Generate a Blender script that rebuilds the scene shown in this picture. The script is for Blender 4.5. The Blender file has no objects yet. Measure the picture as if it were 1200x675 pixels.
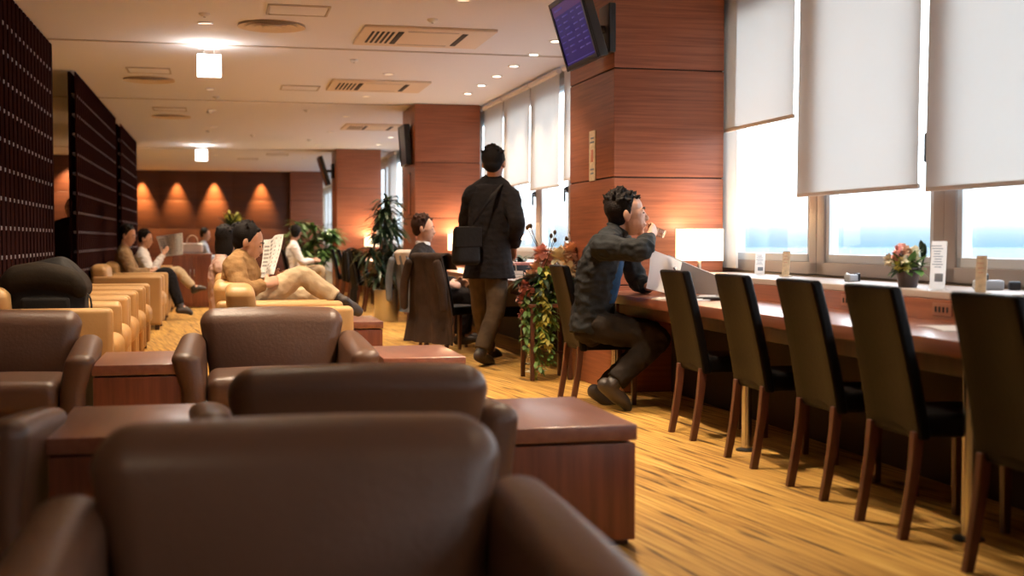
import bpy, bmesh, math, random
from mathutils import Vector, Matrix, Euler, noise
random.seed(7)
R = math.radians
S = bpy.context.scene
COL = S.collection
V = Vector

# ------------------------------------------------------------------ camera
CAM_H = 1.08; YAW = R(13.2); PITCH = R(2.23); FPX = 1450.0
cd = bpy.data.cameras.new('camera'); cam = bpy.data.objects.new('camera', cd); COL.objects.link(cam)
cam.location = (0, 0, CAM_H); cam.rotation_euler = (R(90) - PITCH, 0, -YAW)
cd.sensor_width = 36.0; cd.lens = FPX / 1200 * 36; cd.clip_end = 20000; cd.clip_start = 0.02
cd.dof.use_dof = True; cd.dof.focus_distance = 8.2; cd.dof.aperture_fstop = 1.9
S.camera = cam
_F = V((math.sin(YAW)*math.cos(PITCH), math.cos(YAW)*math.cos(PITCH), -math.sin(PITCH)))
_R = V((math.cos(YAW), -math.sin(YAW), 0)); _U = _R.cross(_F)
def P(px, py, Y):
    """the place in the room, Y metres down the hall, that the photo shows at pixel px, py"""
    d = _F + _R*((px-600)/FPX) + _U*((337.5-py)/FPX)
    return V((0, 0, CAM_H)) + d*(Y/d.y)

# ------------------------------------------------------------------ view, world
S.view_settings.view_transform = 'Standard'; S.view_settings.look = 'None'
S.view_settings.exposure = EXPOSURE = 0.0; S.view_settings.gamma = 1.0
S.view_settings.use_curve_mapping = False
S.cycles.use_denoising = True
S.cycles.max_bounces = 10; S.cycles.diffuse_bounces = 6; S.cycles.transparent_max_bounces = 16
S.cycles.sample_clamp_indirect = 6.0
SKY = 7.5
w = bpy.data.worlds.new('World'); S.world = w; w.use_nodes = True
nt = w.node_tree; nt.nodes.clear()
out = nt.nodes.new('ShaderNodeOutputWorld'); bg = nt.nodes.new('ShaderNodeBackground')
tc = nt.nodes.new('ShaderNodeTexCoord'); sx = nt.nodes.new('ShaderNodeSeparateXYZ'); cr = nt.nodes.new('ShaderNodeValToRGB')
nt.links.new(tc.outputs['Generated'], sx.inputs[0])
mr = nt.nodes.new('ShaderNodeMapRange'); mr.inputs[1].default_value = -.2; mr.inputs[2].default_value = .8
nt.links.new(sx.outputs['Z'], mr.inputs[0]); nt.links.new(mr.outputs[0], cr.inputs[0])
e = cr.color_ramp.elements
e[0].position = 0.0; e[0].color = (.057, .103, .133, 1)
e[1].position = 1.0; e[1].color = (.80, .88, 1.0, 1)
for p, c in ((.196, (.067, .113, .143, 1)), (.206, (.11, .145, .165, 1)), (.235, (.40, .45, .48, 1)), (.32, (.95, .97, 1.0, 1))):
    n = e.new(p); n.color = c
nt.links.new(cr.outputs[0], bg.inputs[0]); bg.inputs[1].default_value = SKY
nt.links.new(bg.outputs[0], out.inputs[0])

WARM = (1.0, .79, .56)
K_DOWN = 2.0      # scale of all downlights

# ------------------------------------------------------------------ materials
def mat(name, col, rough=.5, metal=0.0, spec=.5, bump=None, var=None, coat=0.0, sheen=0.0):
    """bump=(scale, strength); var=(scale, amount) slow colour variation of the thing itself"""
    m = bpy.data.materials.new(name); m.use_nodes = True
    nt = m.node_tree; b = nt.nodes['Principled BSDF']
    b.inputs['Base Color'].default_value = (*col, 1); b.inputs['Roughness'].default_value = rough
    b.inputs['Metallic'].default_value = metal; b.inputs['Specular IOR Level'].default_value = spec
    b.inputs['Coat Weight'].default_value = coat; b.inputs['Sheen Weight'].default_value = sheen
    t = nt.nodes.new('ShaderNodeTexCoord')
    if bump:
        n = nt.nodes.new('ShaderNodeTexNoise'); n.inputs['Scale'].default_value = bump[0]; n.inputs['Detail'].default_value = 5
        bp = nt.nodes.new('ShaderNodeBump'); bp.inputs['Strength'].default_value = bump[1]; bp.inputs['Distance'].default_value = .02
        nt.links.new(t.outputs['Object'], n.inputs['Vector']); nt.links.new(n.outputs['Fac'], bp.inputs['Height'])
        nt.links.new(bp.outputs[0], b.inputs['Normal'])
    if var:
        n = nt.nodes.new('ShaderNodeTexNoise'); n.inputs['Scale'].default_value = var[0]; n.inputs['Detail'].default_value = 4
        r = nt.nodes.new('ShaderNodeValToRGB'); a = var[1]
        r.color_ramp.elements[0].position = .3; r.color_ramp.elements[1].position = .7
        r.color_ramp.elements[0].color = (*[c*(1-a) for c in col], 1); r.color_ramp.elements[1].color = (*[min(1, c*(1+a)) for c in col], 1)
        nt.links.new(t.outputs['Object'], n.inputs['Vector']); nt.links.new(n.outputs['Fac'], r.inputs[0])
        nt.links.new(r.outputs[0], b.inputs['Base Color'])
    return m

def wood(name, c1, c2, scale=(1.2, 1.2, 45), rough=.4, coat=0.0, rot=0.0, bump=.05):
    m = bpy.data.materials.new(name); m.use_nodes = True
    nt = m.node_tree; b = nt.nodes['Principled BSDF']; b.inputs['Roughness'].default_value = rough
    b.inputs['Coat Weight'].default_value = coat; b.inputs['Coat Roughness'].default_value = .3
    t = nt.nodes.new('ShaderNodeTexCoord'); mp = nt.nodes.new('ShaderNodeMapping')
    mp.inputs['Scale'].default_value = scale; mp.inputs['Rotation'].default_value = (0, 0, rot)
    n = nt.nodes.new('ShaderNodeTexNoise'); n.inputs['Scale'].default_value = 1.0; n.inputs['Detail'].default_value = 6; n.inputs['Roughness'].default_value = .6
    r = nt.nodes.new('ShaderNodeValToRGB'); r.color_ramp.elements[0].position = .33; r.color_ramp.elements[1].position = .68
    r.color_ramp.elements[0].color = (*c1, 1); r.color_ramp.elements[1].color = (*c2, 1)
    nt.links.new(t.outputs['Object'], mp.inputs[0]); nt.links.new(mp.outputs[0], n.inputs['Vector'])
    nt.links.new(n.outputs['Fac'], r.inputs[0]); nt.links.new(r.outputs[0], b.inputs['Base Color'])
    bp = nt.nodes.new('ShaderNodeBump'); bp.inputs['Strength'].default_value = bump; bp.inputs['Distance'].default_value = .01
    nt.links.new(n.outputs['Fac'], bp.inputs['Height']); nt.links.new(bp.outputs[0], b.inputs['Normal'])
    return m

def emit(name, col, strength):
    m = bpy.data.materials.new(name); m.use_nodes = True
    b = m.node_tree.nodes['Principled BSDF']; b.inputs['Base Color'].default_value = (*col, 1)
    b.inputs['Emission Color'].default_value = (*col, 1); b.inputs['Emission Strength'].default_value = strength
    return m

def translucent(name, col, amount, rough_col=None, bump=None):
    m = bpy.data.materials.new(name); m.use_nodes = True; nt = m.node_tree
    for n in list(nt.nodes):
        if n.type == 'BSDF_PRINCIPLED': nt.nodes.remove(n)
    o = nt.nodes['Material Output']; d = nt.nodes.new('ShaderNodeBsdfDiffuse'); t = nt.nodes.new('ShaderNodeBsdfTranslucent'); x = nt.nodes.new('ShaderNodeMixShader')
    d.inputs[0].default_value = (*(rough_col or col), 1); t.inputs[0].default_value = (*col, 1); x.inputs[0].default_value = amount
    nt.links.new(d.outputs[0], x.inputs[1]); nt.links.new(t.outputs[0], x.inputs[2]); nt.links.new(x.outputs[0], o.inputs[0])
    return m

def glass(name, tint=(1, 1, 1), refl=.06):
    m = bpy.data.materials.new(name); m.use_nodes = True; nt = m.node_tree
    for n in list(nt.nodes):
        if n.type == 'BSDF_PRINCIPLED': nt.nodes.remove(n)
    o = nt.nodes['Material Output']; d = nt.nodes.new('ShaderNodeBsdfTransparent'); t = nt.nodes.new('ShaderNodeBsdfGlossy'); x = nt.nodes.new('ShaderNodeMixShader')
    lw = nt.nodes.new('ShaderNodeLayerWeight'); lw.inputs[0].default_value = .5
    pw = nt.nodes.new('ShaderNodeMath'); pw.operation = 'POWER'; pw.inputs[1].default_value = 5; nt.links.new(lw.outputs['Facing'], pw.inputs[0])
    f = nt.nodes.new('ShaderNodeMath'); f.operation = 'MULTIPLY_ADD'; f.inputs[1].default_value = .5; f.inputs[2].default_value = refl; nt.links.new(pw.outputs[0], f.inputs[0])
    d.inputs[0].default_value = (*tint, 1); t.inputs['Roughness'].default_value = .02
    nt.links.new(f.outputs[0], x.inputs[0])
    nt.links.new(d.outputs[0], x.inputs[1]); nt.links.new(t.outputs[0], x.inputs[2]); nt.links.new(x.outputs[0], o.inputs[0])
    return m

def carpet(name):
    m = bpy.data.materials.new(name); m.use_nodes = True; nt = m.node_tree; L = nt.links
    b = nt.nodes['Principled BSDF']; b.inputs['Roughness'].default_value = .62; b.inputs['Specular IOR Level'].default_value = .3
    t = nt.nodes.new('ShaderNodeTexCoord'); rot = nt.nodes.new('ShaderNodeMapping'); rot.inputs['Rotation'].default_value = (0, 0, R(-8))
    L.new(t.outputs['Object'], rot.inputs[0])
    def nz(scale, detail, rough=.5):
        mp = nt.nodes.new('ShaderNodeMapping'); mp.inputs['Scale'].default_value = scale
        n = nt.nodes.new('ShaderNodeTexNoise'); n.inputs['Scale'].default_value = 1; n.inputs['Detail'].default_value = detail; n.inputs['Roughness'].default_value = rough
        L.new(rot.outputs[0], mp.inputs[0]); L.new(mp.outputs[0], n.inputs['Vector']); return n
    def ramp(src, stops):
        r = nt.nodes.new('ShaderNodeValToRGB'); el = r.color_ramp.elements
        el[0].position, el[0].color = stops[0][0], (*stops[0][1], 1); el[1].position, el[1].color = stops[-1][0], (*stops[-1][1], 1)
        for p, c in stops[1:-1]:
            q = el.new(p); q.color = (*c, 1)
        L.new(src, r.inputs[0]); return r
    fine = nz((64, 1.4, 1), 3); streak = nz((24, 1.5, 1), 2); slow = nz((3.0, .5, 1), 2)
    c1 = ramp(fine.outputs['Fac'], [(.28, (.20, .090, .015)), (.44, (.46, .245, .050)), (.60, (.66, .39, .095)), (.74, (.80, .54, .18))])
    k = ramp(streak.outputs['Fac'], [(.33, (.16, .11, .08)), (.41, (1, 1, 1))])
    k2 = ramp(slow.outputs['Fac'], [(.3, (.74, .70, .66)), (.65, (1, 1, 1))])
    m1 = nt.nodes.new('ShaderNodeMixRGB'); m1.blend_type = 'MULTIPLY'; m1.inputs[0].default_value = .9
    m2 = nt.nodes.new('ShaderNodeMixRGB'); m2.blend_type = 'MULTIPLY'; m2.inputs[0].default_value = 1
    L.new(c1.outputs[0], m1.inputs[1]); L.new(k.outputs[0], m1.inputs[2]); L.new(m1.outputs[0], m2.inputs[1]); L.new(k2.outputs[0], m2.inputs[2])
    L.new(m2.outputs[0], b.inputs['Base Color'])
    bp = nt.nodes.new('ShaderNodeBump'); bp.inputs['Strength'].default_value = .12; bp.inputs['Distance'].default_value = .01
    L.new(fine.outputs['Fac'], bp.inputs['Height']); L.new(bp.outputs[0], b.inputs['Normal'])
    return m

M = dict(
    carpet=carpet('golden_streaked_carpet'),
    ceiling=mat('ceiling_white', (.80, .80, .84), .9, spec=.1),
    seam=mat('ceiling_seam', (.52, .47, .43), .9),
    darkpanel=mat('dark_panel', (.040, .028, .020), .7, spec=.2),
    wallpaint=mat('beige_wall', (.42, .33, .24), .8),
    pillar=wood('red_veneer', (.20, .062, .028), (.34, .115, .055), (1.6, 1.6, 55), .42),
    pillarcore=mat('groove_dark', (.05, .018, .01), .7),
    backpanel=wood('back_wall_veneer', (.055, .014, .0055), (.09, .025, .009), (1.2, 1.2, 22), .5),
    counter=wood('counter_wood', (.19, .060, .028), (.29, .095, .046), (40, 1.5, 40), .22, 1.0),
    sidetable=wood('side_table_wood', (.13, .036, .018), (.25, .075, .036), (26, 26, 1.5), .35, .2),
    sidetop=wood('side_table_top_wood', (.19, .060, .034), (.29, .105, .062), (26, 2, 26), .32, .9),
    darkwood=wood('dark_stained_wood', (.055, .020, .012), (.11, .040, .022), (20, 20, 2), .4),
    legwood=wood('chair_leg_wood', (.070, .022, .012), (.12, .040, .022), (40, 40, 3), .38, .2),
    lattice=mat('lattice_dark', (.026, .010, .009), .9, spec=0),
    latback=mat('lattice_back', (.008, .003, .003), .9, spec=0),
    latbar=mat('lattice_pale_bar', (.17, .15, .17), .6),
    leather=mat('taupe_leather', (.105, .048, .027), .40, spec=.45, bump=(60, .10), var=(3, .08)),
    tan=mat('tan_leather', (.50, .285, .105), .45, bump=(60, .08), var=(3, .08)),
    black=mat('charcoal_leather', (.0045, .0036, .0036), .42, spec=.09, bump=(90, .08)),
    alu=mat('window_aluminium', (.42, .37, .34), .45, .3),
    aluwhite=mat('window_inner_white', (.66, .68, .69), .5),
    chrome=mat('brushed_chrome', (.75, .74, .72), .22, 1.0),
    steel=mat('brushed_steel_pot', (.72, .70, .68), .28, 1.0),
    blind=translucent('blind_fabric', (.87, .845, .81), .50, (.80, .78, .75)),
    blindbar=mat('blind_bar', (.72, .66, .60), .5),
    glass=glass('window_glass', (.97, .99, 1.0), .04),
    cupglass=glass('cup_glass', (.96, .97, .98), .10),
    ledge=mat('ledge_laminate', (.40, .33, .29), .4),
    outlet=mat('outlet_plate', (.24, .10, .06), .4),
    blackplastic=mat('black_plastic', (.012, .012, .014), .35),
    greyplastic=mat('grey_plastic', (.30, .30, .31), .4),
    whiteplastic=mat('white_plastic', (.80, .80, .79), .4),
    cream=mat('cream_vent', (.70, .58, .45), .6),
    ventdark=mat('vent_dark', (.03, .022, .018), .8),
    lampwhite=emit('exit_lamp_glow', (1.0, .97, .92), 9.0),
    lampdown=emit('downlight_glow', (1.0, .86, .66), 10.0),
    lampdim=emit('downlight_dim', (1.0, .80, .58), .9),
    shade=emit('lamp_shade_glow', (1.0, .80, .52), 2.2),
    screen=emit('screen_blue', (.010, .006, .095), .75),
    screentop=emit('screen_violet', (.05, .02, .10), .8),
    screentext=emit('screen_text', (.04, .035, .20), .9),
    paper=translucent('white_paper', (.90, .88, .86), .6),
    news=mat('newsprint', (.76, .75, .73), .8, var=(40, .15)),
    cardbeige=mat('beige_card', (.66, .55, .40), .6, var=(40, .2)),
    ink=mat('ink_grey', (.20, .24, .30), .6),
    newsink=mat('news_ink', (.34, .33, .32), .8),
    inkred=mat('ink_red', (.55, .22, .16), .6),
    skin=mat('skin', (.56, .30, .19), .5, var=(14, .06)),
    skinlight=mat('skin_light', (.66, .38, .26), .5, var=(14, .06)),
    hair=mat('dark_hair', (.008, .005, .004), .6, spec=.15, bump=(140, .5)),
    hairbrown=mat('brown_hair', (.035, .014, .008), .6, spec=.15, bump=(140, .5)),
    eye=mat('eye_dark', (.02, .014, .012), .2),
    lips=mat('lips', (.42, .17, .13), .5),
    jacketnavy=mat('dark_denim_jacket', (.020, .021, .022), .75, spec=.25, bump=(30, .25), var=(7, .35)),
    shirtblue=mat('blue_denim_shirt', (.020, .055, .12), .8, bump=(40, .2), var=(8, .25)),
    trouserdark=mat('dark_olive_trousers', (.022, .016, .012), .8, bump=(25, .25), var=(9, .3)),
    boot=mat('dark_leather_boot', (.042, .030, .024), .5, bump=(30, .15)),
    coatblack=mat('black_wool_coat', (.013, .011, .012), .9, spec=.15, bump=(40, .2), var=(6, .2)),
    trouserolive=mat('olive_chinos', (.080, .055, .034), .85, bump=(25, .25), var=(9, .2)),
    suit=mat('dark_suit', (.014, .010, .010), .85, spec=.15, bump=(40, .15)),
    white=mat('white_shirt', (.78, .74, .72), .8, bump=(25, .15)),
    beigejacket=mat('beige_jacket', (.30, .17, .072), .85, bump=(22, .4), var=(7, .2)),
    beigetrouser=mat('pale_beige_trousers', (.52, .40, .26), .85, bump=(22, .3), var=(6, .12)),
    tanjacket=mat('tan_jacket', (.30, .19, .10), .85, bump=(22, .3), var=(7, .2)),
    bluewhite=mat('pale_blue_shirt', (.50, .56, .66), .8),
    pink=mat('pale_pink_top', (.60, .40, .33), .85),
    navy=mat('navy_cloth', (.02, .035, .10), .8),
    coatbrown=mat('dark_brown_coat', (.050, .032, .024), .85, bump=(30, .3), var=(6, .3)),
    coatgrey=mat('blue_grey_jacket', (.14, .16, .20), .85, bump=(30, .3), var=(6, .2)),
    scarf=mat('cream_scarf', (.52, .44, .38), .9, bump=(40, .4)),
    bagdark=mat('black_nylon', (.010, .008, .007), .7, spec=.2, bump=(30, .2), var=(5, .3)),
    bagolive=mat('olive_nylon', (.016, .010, .005), .75, spec=.15, bump=(30, .2), var=(5, .2)),
    leaf=mat('dark_leaf', (.014, .034, .011), .4, var=(5, .4)),
    leaflight=mat('light_leaf', (.11, .21, .045), .5, var=(7, .35)),
    leafyellow=mat('yellow_leaf', (.42, .40, .07), .5, var=(7, .3)),
    stem=mat('plant_stem', (.10, .070, .035), .8),
    soil=mat('potting_soil', (.03, .02, .014), .95),
    petalpink=mat('pink_petal', (.84, .46, .40), .6, var=(20, .2)),
    petalpeach=mat('peach_petal', (.82, .52, .34), .6, var=(20, .2)),
    petalcream=mat('cream_petal', (.84, .76, .56), .6, var=(20, .12)),
    petalred=mat('dusky_red_petal', (.42, .16, .13), .6, var=(20, .25)),
    pot=mat('brown_pot', (.045, .026, .022), .35),
    kraft=mat('kraft_bag', (.58, .48, .36), .8),
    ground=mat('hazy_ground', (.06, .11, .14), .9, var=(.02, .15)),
)

for k_ in ('jacketnavy', 'shirtblue', 'trouserdark', 'trouserolive', 'white', 'beigejacket', 'beigetrouser', 'tanjacket', 'bluewhite', 'pink', 'navy', 'coatbrown', 'coatgrey', 'scarf'):
    M[k_].node_tree.nodes['Principled BSDF'].inputs['Specular IOR Level'].default_value = .12
# ------------------------------------------------------------------ shape helpers
def rbox(bm, size, r=.01, c=(0, 0, 0), rot=None, fn=None, ns=3, nf=1):
    """a box with rounded edges (radius r), optionally bent by fn(Vector) -> Vector in its own frame"""
    h = [s/2 for s in size]; r = min(r, min(h)*.999); cache = {}
    def ticks(k):
        a = [h[k]-r + r*math.tan(R(45)*i/ns) for i in range(ns+1)]
        mid = [-(h[k]-r) + 2*(h[k]-r)*i/nf for i in range(1, nf)]
        return [-x for x in reversed(a)] + mid + a
    T = [ticks(0), ticks(1), ticks(2)]
    c = V(c); Mx = rot.to_matrix() if isinstance(rot, Euler) else rot
    def vert(p):
        inn = V([max(-(h[k]-r), min(h[k]-r, p[k])) for k in range(3)])
        d = p - inn; q = inn + (d.normalized()*r if d.length > 1e-9 else d)
        key = (round(q.x, 5), round(q.y, 5), round(q.z, 5))
        if key in cache: return cache[key]
        if fn: q = fn(q)
        if Mx is not None: q = Mx @ q
        v = bm.verts.new(q + c); cache[key] = v; return v
    for ax in range(3):
        u, w_ = (ax+1) % 3, (ax+2) % 3
        for sg in (-1, 1):
            for i in range(len(T[u])-1):
                for j in range(len(T[w_])-1):
                    q = []
                    for (a, b) in ((i, j), (i+1, j), (i+1, j+1), (i, j+1)):
                        p = V((0, 0, 0)); p[ax] = sg*h[ax]; p[u] = T[u][a]; p[w_] = T[w_][b]; q.append(vert(p))
                    if sg < 0: q.reverse()
                    qq = []
                    for v in q:
                        if v not in qq: qq.append(v)
                    if len(qq) >= 3:
                        try: bm.faces.new(qq)
                        except ValueError: pass

def lathe(bm, prof, seg=24, c=(0, 0, 0)):
    """surface of revolution about z; prof = [(r, z), ...] from bottom to top"""
    c = V(c); rings = []
    for r_, z in prof:
        if r_ < 1e-6: rings.append([bm.verts.new(c + V((0, 0, z)))])
        else: rings.append([bm.verts.new(c + V((r_*math.cos(2*math.pi*i/seg), r_*math.sin(2*math.pi*i/seg), z))) for i in range(seg)])
    for a, b in zip(rings, rings[1:]):
        for i in range(seg):
            j = (i+1) % seg
            if len(a) == 1 and len(b) == 1: continue
            if len(a) == 1: bm.faces.new((a[0], b[j], b[i]))
            elif len(b) == 1: bm.faces.new((a[i], a[j], b[0]))
            else: bm.faces.new((a[i], a[j], b[j], b[i]))

def cat(pts, n):
    """Catmull-Rom through tuples of any length"""
    if n <= 1 or len(pts) < 3: return [list(p) for p in pts]
    o = []
    for i in range(len(pts)-1):
        p0 = pts[max(i-1, 0)]; p1 = pts[i]; p2 = pts[i+1]; p3 = pts[min(i+2, len(pts)-1)]
        for k in range(n):
            t = k/n
            o.append([.5*((2*b)+(-a+c_)*t+(2*a-5*b+4*c_-d)*t*t+(-a+3*b-3*c_+d)*t**3) for a, b, c_, d in zip(p0, p1, p2, p3)])
    o.append(list(pts[-1])); return o

def tube(bm, pts, ra, rb=None, side=None, seg=12, sub=4, caps=True):
    """closed tube along pts with radii ra (along side) and rb; round ends"""
    n = len(pts); ra = [ra]*n if not hasattr(ra, '__len__') else list(ra); rb = ra if rb is None else ([rb]*n if not hasattr(rb, '__len__') else list(rb))
    rows = cat([(*p, a, b) for p, a, b in zip(pts, ra, rb)], sub)
    pp = [V(q[:3]) for q in rows]; A = [max(q[3], 1e-4) for q in rows]; B = [max(q[4], 1e-4) for q in rows]
    T = []
    for i in range(len(pp)):
        t = pp[min(i+1, len(pp)-1)] - pp[max(i-1, 0)]; T.append(t.normalized() if t.length > 1e-9 else V((0, 0, 1)))
    s = V(side) if side is not None else (V((1, 0, 0)) if abs(T[0].x) < .8 else V((0, 1, 0)))
    rings = []; prev = s
    def ring(c, t, a, b, sc):
        nonlocal prev
        base = s if side is not None else prev
        u = base - t*base.dot(t)
        if u.length < 1e-4: u = t.orthogonal()
        u.normalize(); v = t.cross(u); prev = u
        return [bm.verts.new(c + u*(a*sc*math.cos(2*math.pi*i/seg)) + v*(b*sc*math.sin(2*math.pi*i/seg))) for i in range(seg)]
    if caps:
        for k in (75, 50, 25):
            e_ = min(A[0], B[0]); rings.append(ring(pp[0]-T[0]*e_*math.sin(R(k)), T[0], A[0], B[0], math.cos(R(k))))
    for c, t, a, b in zip(pp, T, A, B): rings.append(ring(c, t, a, b, 1))
    if caps:
        for k in (25, 50, 75):
            e_ = min(A[-1], B[-1]); rings.append(ring(pp[-1]+T[-1]*e_*math.sin(R(k)), T[-1], A[-1], B[-1], math.cos(R(k))))
    for a, b in zip(rings, rings[1:]):
        for i in range(seg):
            j = (i+1) % seg; bm.faces.new((a[i], a[j], b[j], b[i]))
    bm.faces.new(list(reversed(rings[0]))); bm.faces.new(rings[-1])

def ell(bm, c, r, frame=None, seg=16, rings=10):
    """ellipsoid, radii along the columns of frame"""
    Mx = frame if frame is not None else Matrix.Identity(3); c = V(c); rows = []
    for k in range(rings+1):
        th = math.pi*k/rings
        if k in (0, rings): rows.append([bm.verts.new(c + Mx @ V((0, 0, r[2]*math.cos(th))))])
        else: rows.append([bm.verts.new(c + Mx @ V((r[0]*math.sin(th)*math.cos(2*math.pi*i/seg), r[1]*math.sin(th)*math.sin(2*math.pi*i/seg), r[2]*math.cos(th)))) for i in range(seg)])
    for a, b in zip(rows, rows[1:]):
        for i in range(seg):
            j = (i+1) % seg
            if len(a) == 1: bm.faces.new((a[0], b[i], b[j]))
            elif len(b) == 1: bm.faces.new((a[i], b[0], a[j]))
            else: bm.faces.new((a[i], b[i], b[j], a[j]))

def cyl(bm, p0, p1, r0, r1=None, seg=16):
    tube_pts = [V(p0), V(p1)]; r1 = r0 if r1 is None else r1
    t = (tube_pts[1]-tube_pts[0]).normalized(); u = t.orthogonal().normalized(); v = t.cross(u); rr = []
    for p, r_ in zip(tube_pts, (r0, r1)): rr.append([bm.verts.new(p + u*r_*math.cos(2*math.pi*i/seg) + v*r_*math.sin(2*math.pi*i/seg)) for i in range(seg)])
    for i in range(seg):
        j = (i+1) % seg; bm.faces.new((rr[0][i], rr[0][j], rr[1][j], rr[1][i]))
    bm.faces.new(list(reversed(rr[0]))); bm.faces.new(rr[1])

def sheet(bm, fn, nu, nv, th=0.004):
    """solid thin sheet from fn(u, v) -> Vector with thickness th"""
    g = [[V(fn(i/nu, j/nv)) for j in range(nv+1)] for i in range(nu+1)]
    top, bot = [], []
    for i in range(nu+1):
        a, b = [], []
        for j in range(nv+1):
            du = g[min(i+1, nu)][j]-g[max(i-1, 0)][j]; dv = g[i][min(j+1, nv)]-g[i][max(j-1, 0)]
            n = du.cross(dv); n = n.normalized() if n.length > 1e-12 else V((0, 0, 1))
            a.append(bm.verts.new(g[i][j]+n*th/2)); b.append(bm.verts.new(g[i][j]-n*th/2))
        top.append(a); bot.append(b)
    for i in range(nu):
        for j in range(nv):
            bm.faces.new((top[i][j], top[i+1][j], top[i+1][j+1], top[i][j+1]))
            bm.faces.new((bot[i][j], bot[i][j+1], bot[i+1][j+1], bot[i+1][j]))
    for i in range(nu):
        bm.faces.new((top[i][0], bot[i][0], bot[i+1][0], top[i+1][0])); bm.faces.new((top[i][nv], top[i+1][nv], bot[i+1][nv], bot[i][nv]))
    for j in range(nv):
        bm.faces.new((top[0][j], top[0][j+1], bot[0][j+1], bot[0][j])); bm.faces.new((top[nu][j], bot[nu][j], bot[nu][j+1], top[nu][j+1]))

def setp(o, label=None, category=None, group=None, kind=None):
    if label: o['label'] = label
    if category: o['category'] = category
    if group: o['group'] = group
    if kind: o['kind'] = kind
    return o

def obj(name, bm, m, parent=None, smooth=True, loc=None, rotz=0, angle=40):
    """link bm as one mesh object"""
    me = bm if isinstance(bm, bpy.types.Mesh) else bpy.data.meshes.new(name)
    if not isinstance(bm, bpy.types.Mesh):
        bmesh.ops.recalc_face_normals(bm, faces=bm.faces[:]) if smooth != 'keep' else None
        if smooth:
            for f_ in bm.faces: f_.smooth = True
            for e_ in bm.edges:
                if len(e_.link_faces) == 2 and e_.calc_face_angle(0) > R(angle): e_.smooth = False
        bm.to_mesh(me); bm.free()
    if m is not None:
        me.materials.clear(); me.materials.append(m)
    o = bpy.data.objects.new(name, me); COL.objects.link(o)
    if parent is not None: o.parent = parent
    if loc is not None: o.location = loc
    if rotz: o.rotation_euler.z = rotz
    return o

def thing(name, label, category, loc=(0, 0, 0), rotz=0, group=None):
    o = bpy.data.objects.new(name, None); COL.objects.link(o); o.empty_display_size = .05
    o.location = loc; o.rotation_euler = (0, 0, rotz)
    return setp(o, label, category, group)

def dup(root, label, loc, rotz=None, group=None):
    """copy a thing with copies of its parts and sub-parts"""
    def cp(o, par):
        c = o.copy(); COL.objects.link(c); c.parent = par
        for ch in list(o.children): cp(ch, c)
        return c
    r = cp(root, None); r.location = loc
    if rotz is not None: r.rotation_euler = (0, 0, rotz)
    r['label'] = label
    if group: r['group'] = group
    return r

def B(): return bmesh.new()
def bx(size, c=(0, 0, 0), r=.004, rot=None, fn=None, ns=2, nf=1):
    b = B(); rbox(b, size, r, c, rot, fn, ns, nf); return b

def remesh(bm, voxel, smooth=2, fold=0.0, fscale=(9, 9, 9), seed=0):
    """weld overlapping closed volumes into one continuous surface"""
    bmesh.ops.recalc_face_normals(bm, faces=bm.faces[:])
    me = bpy.data.meshes.new('tmp'); bm.to_mesh(me); bm.free()
    o = bpy.data.objects.new('tmp', me); COL.objects.link(o)
    md = o.modifiers.new('r', 'REMESH'); md.mode = 'VOXEL'; md.voxel_size = voxel; md.use_smooth_shade = True
    if smooth:
        s_ = o.modifiers.new('s', 'SMOOTH'); s_.iterations = smooth; s_.factor = .5
    dg = bpy.context.evaluated_depsgraph_get(); dg.update()
    me2 = bpy.data.meshes.new_from_object(o.evaluated_get(dg))
    bpy.data.objects.remove(o); bpy.data.meshes.remove(me)
    if fold:
        nn = [v.normal.copy() for v in me2.vertices]
        for v, n in zip(me2.vertices, nn):
            p = V((v.co.x*fscale[0]+seed, v.co.y*fscale[1], v.co.z*fscale[2]))
            a = noise.noise(p); b_ = noise.noise(p*2.1 + V((7, 3, 1)))
            v.co += n*fold*((.5-abs(a)*2) + .5*b_)
    for p in me2.polygons: p.use_smooth = True
    return me2

# ================================================================== THE ROOM
CE = 2.94; XW = 3.60; YN = -3.0; YF = 34.4; YE = 46.0; XL = -5.2
def struct(name, bm, m, parent=None, smooth=True):
    o = obj(name, bm, m, parent, smooth)
    if parent is None: o['kind'] = 'structure'
    return o
b = B(); rbox(b, (XW-XL+.6, YE-YN+.4, .1), .002, ((XW+XL)/2, (YE+YN)/2, -.05)); struct('floor', b, M['carpet'])
b = B(); rbox(b, (XW-XL+.6, YE-YN+.4, .1), .002, ((XW+XL)/2, (YE+YN)/2, CE+.05)); struct('ceiling', b, M['ceiling'])
for i, y in enumerate((12.2, 17.05, 26.1)):
    struct('trim_%d' % (i+1), bx((XW-XL, .035, .012), ((XW+XL)/2, y, CE-.005), .002), M['seam'])
struct('wall_left', bx((.12, YE-YN, CE), (XL-.06, (YE+YN)/2, CE/2)), M['wallpaint'])
struct('wall_rear', bx((XW-XL, .12, CE), ((XW+XL)/2, YN-.06, CE/2)), M['wallpaint'])
struct('wall_end', bx((1.2, .12, CE), (3.1, YE-.1, CE/2)), M['wallpaint'])
# window wall: solid below the sills and a strip above the heads
b = B(); rbox(b, (.14, YE-YN, .86), .004, (XW+.10, (YE+YN)/2, .43)); rbox(b, (.14, YE-YN, .10), .004, (XW+.10, (YE+YN)/2, CE-.05))
struct('wall_right', b, M['wallpaint'])

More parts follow.
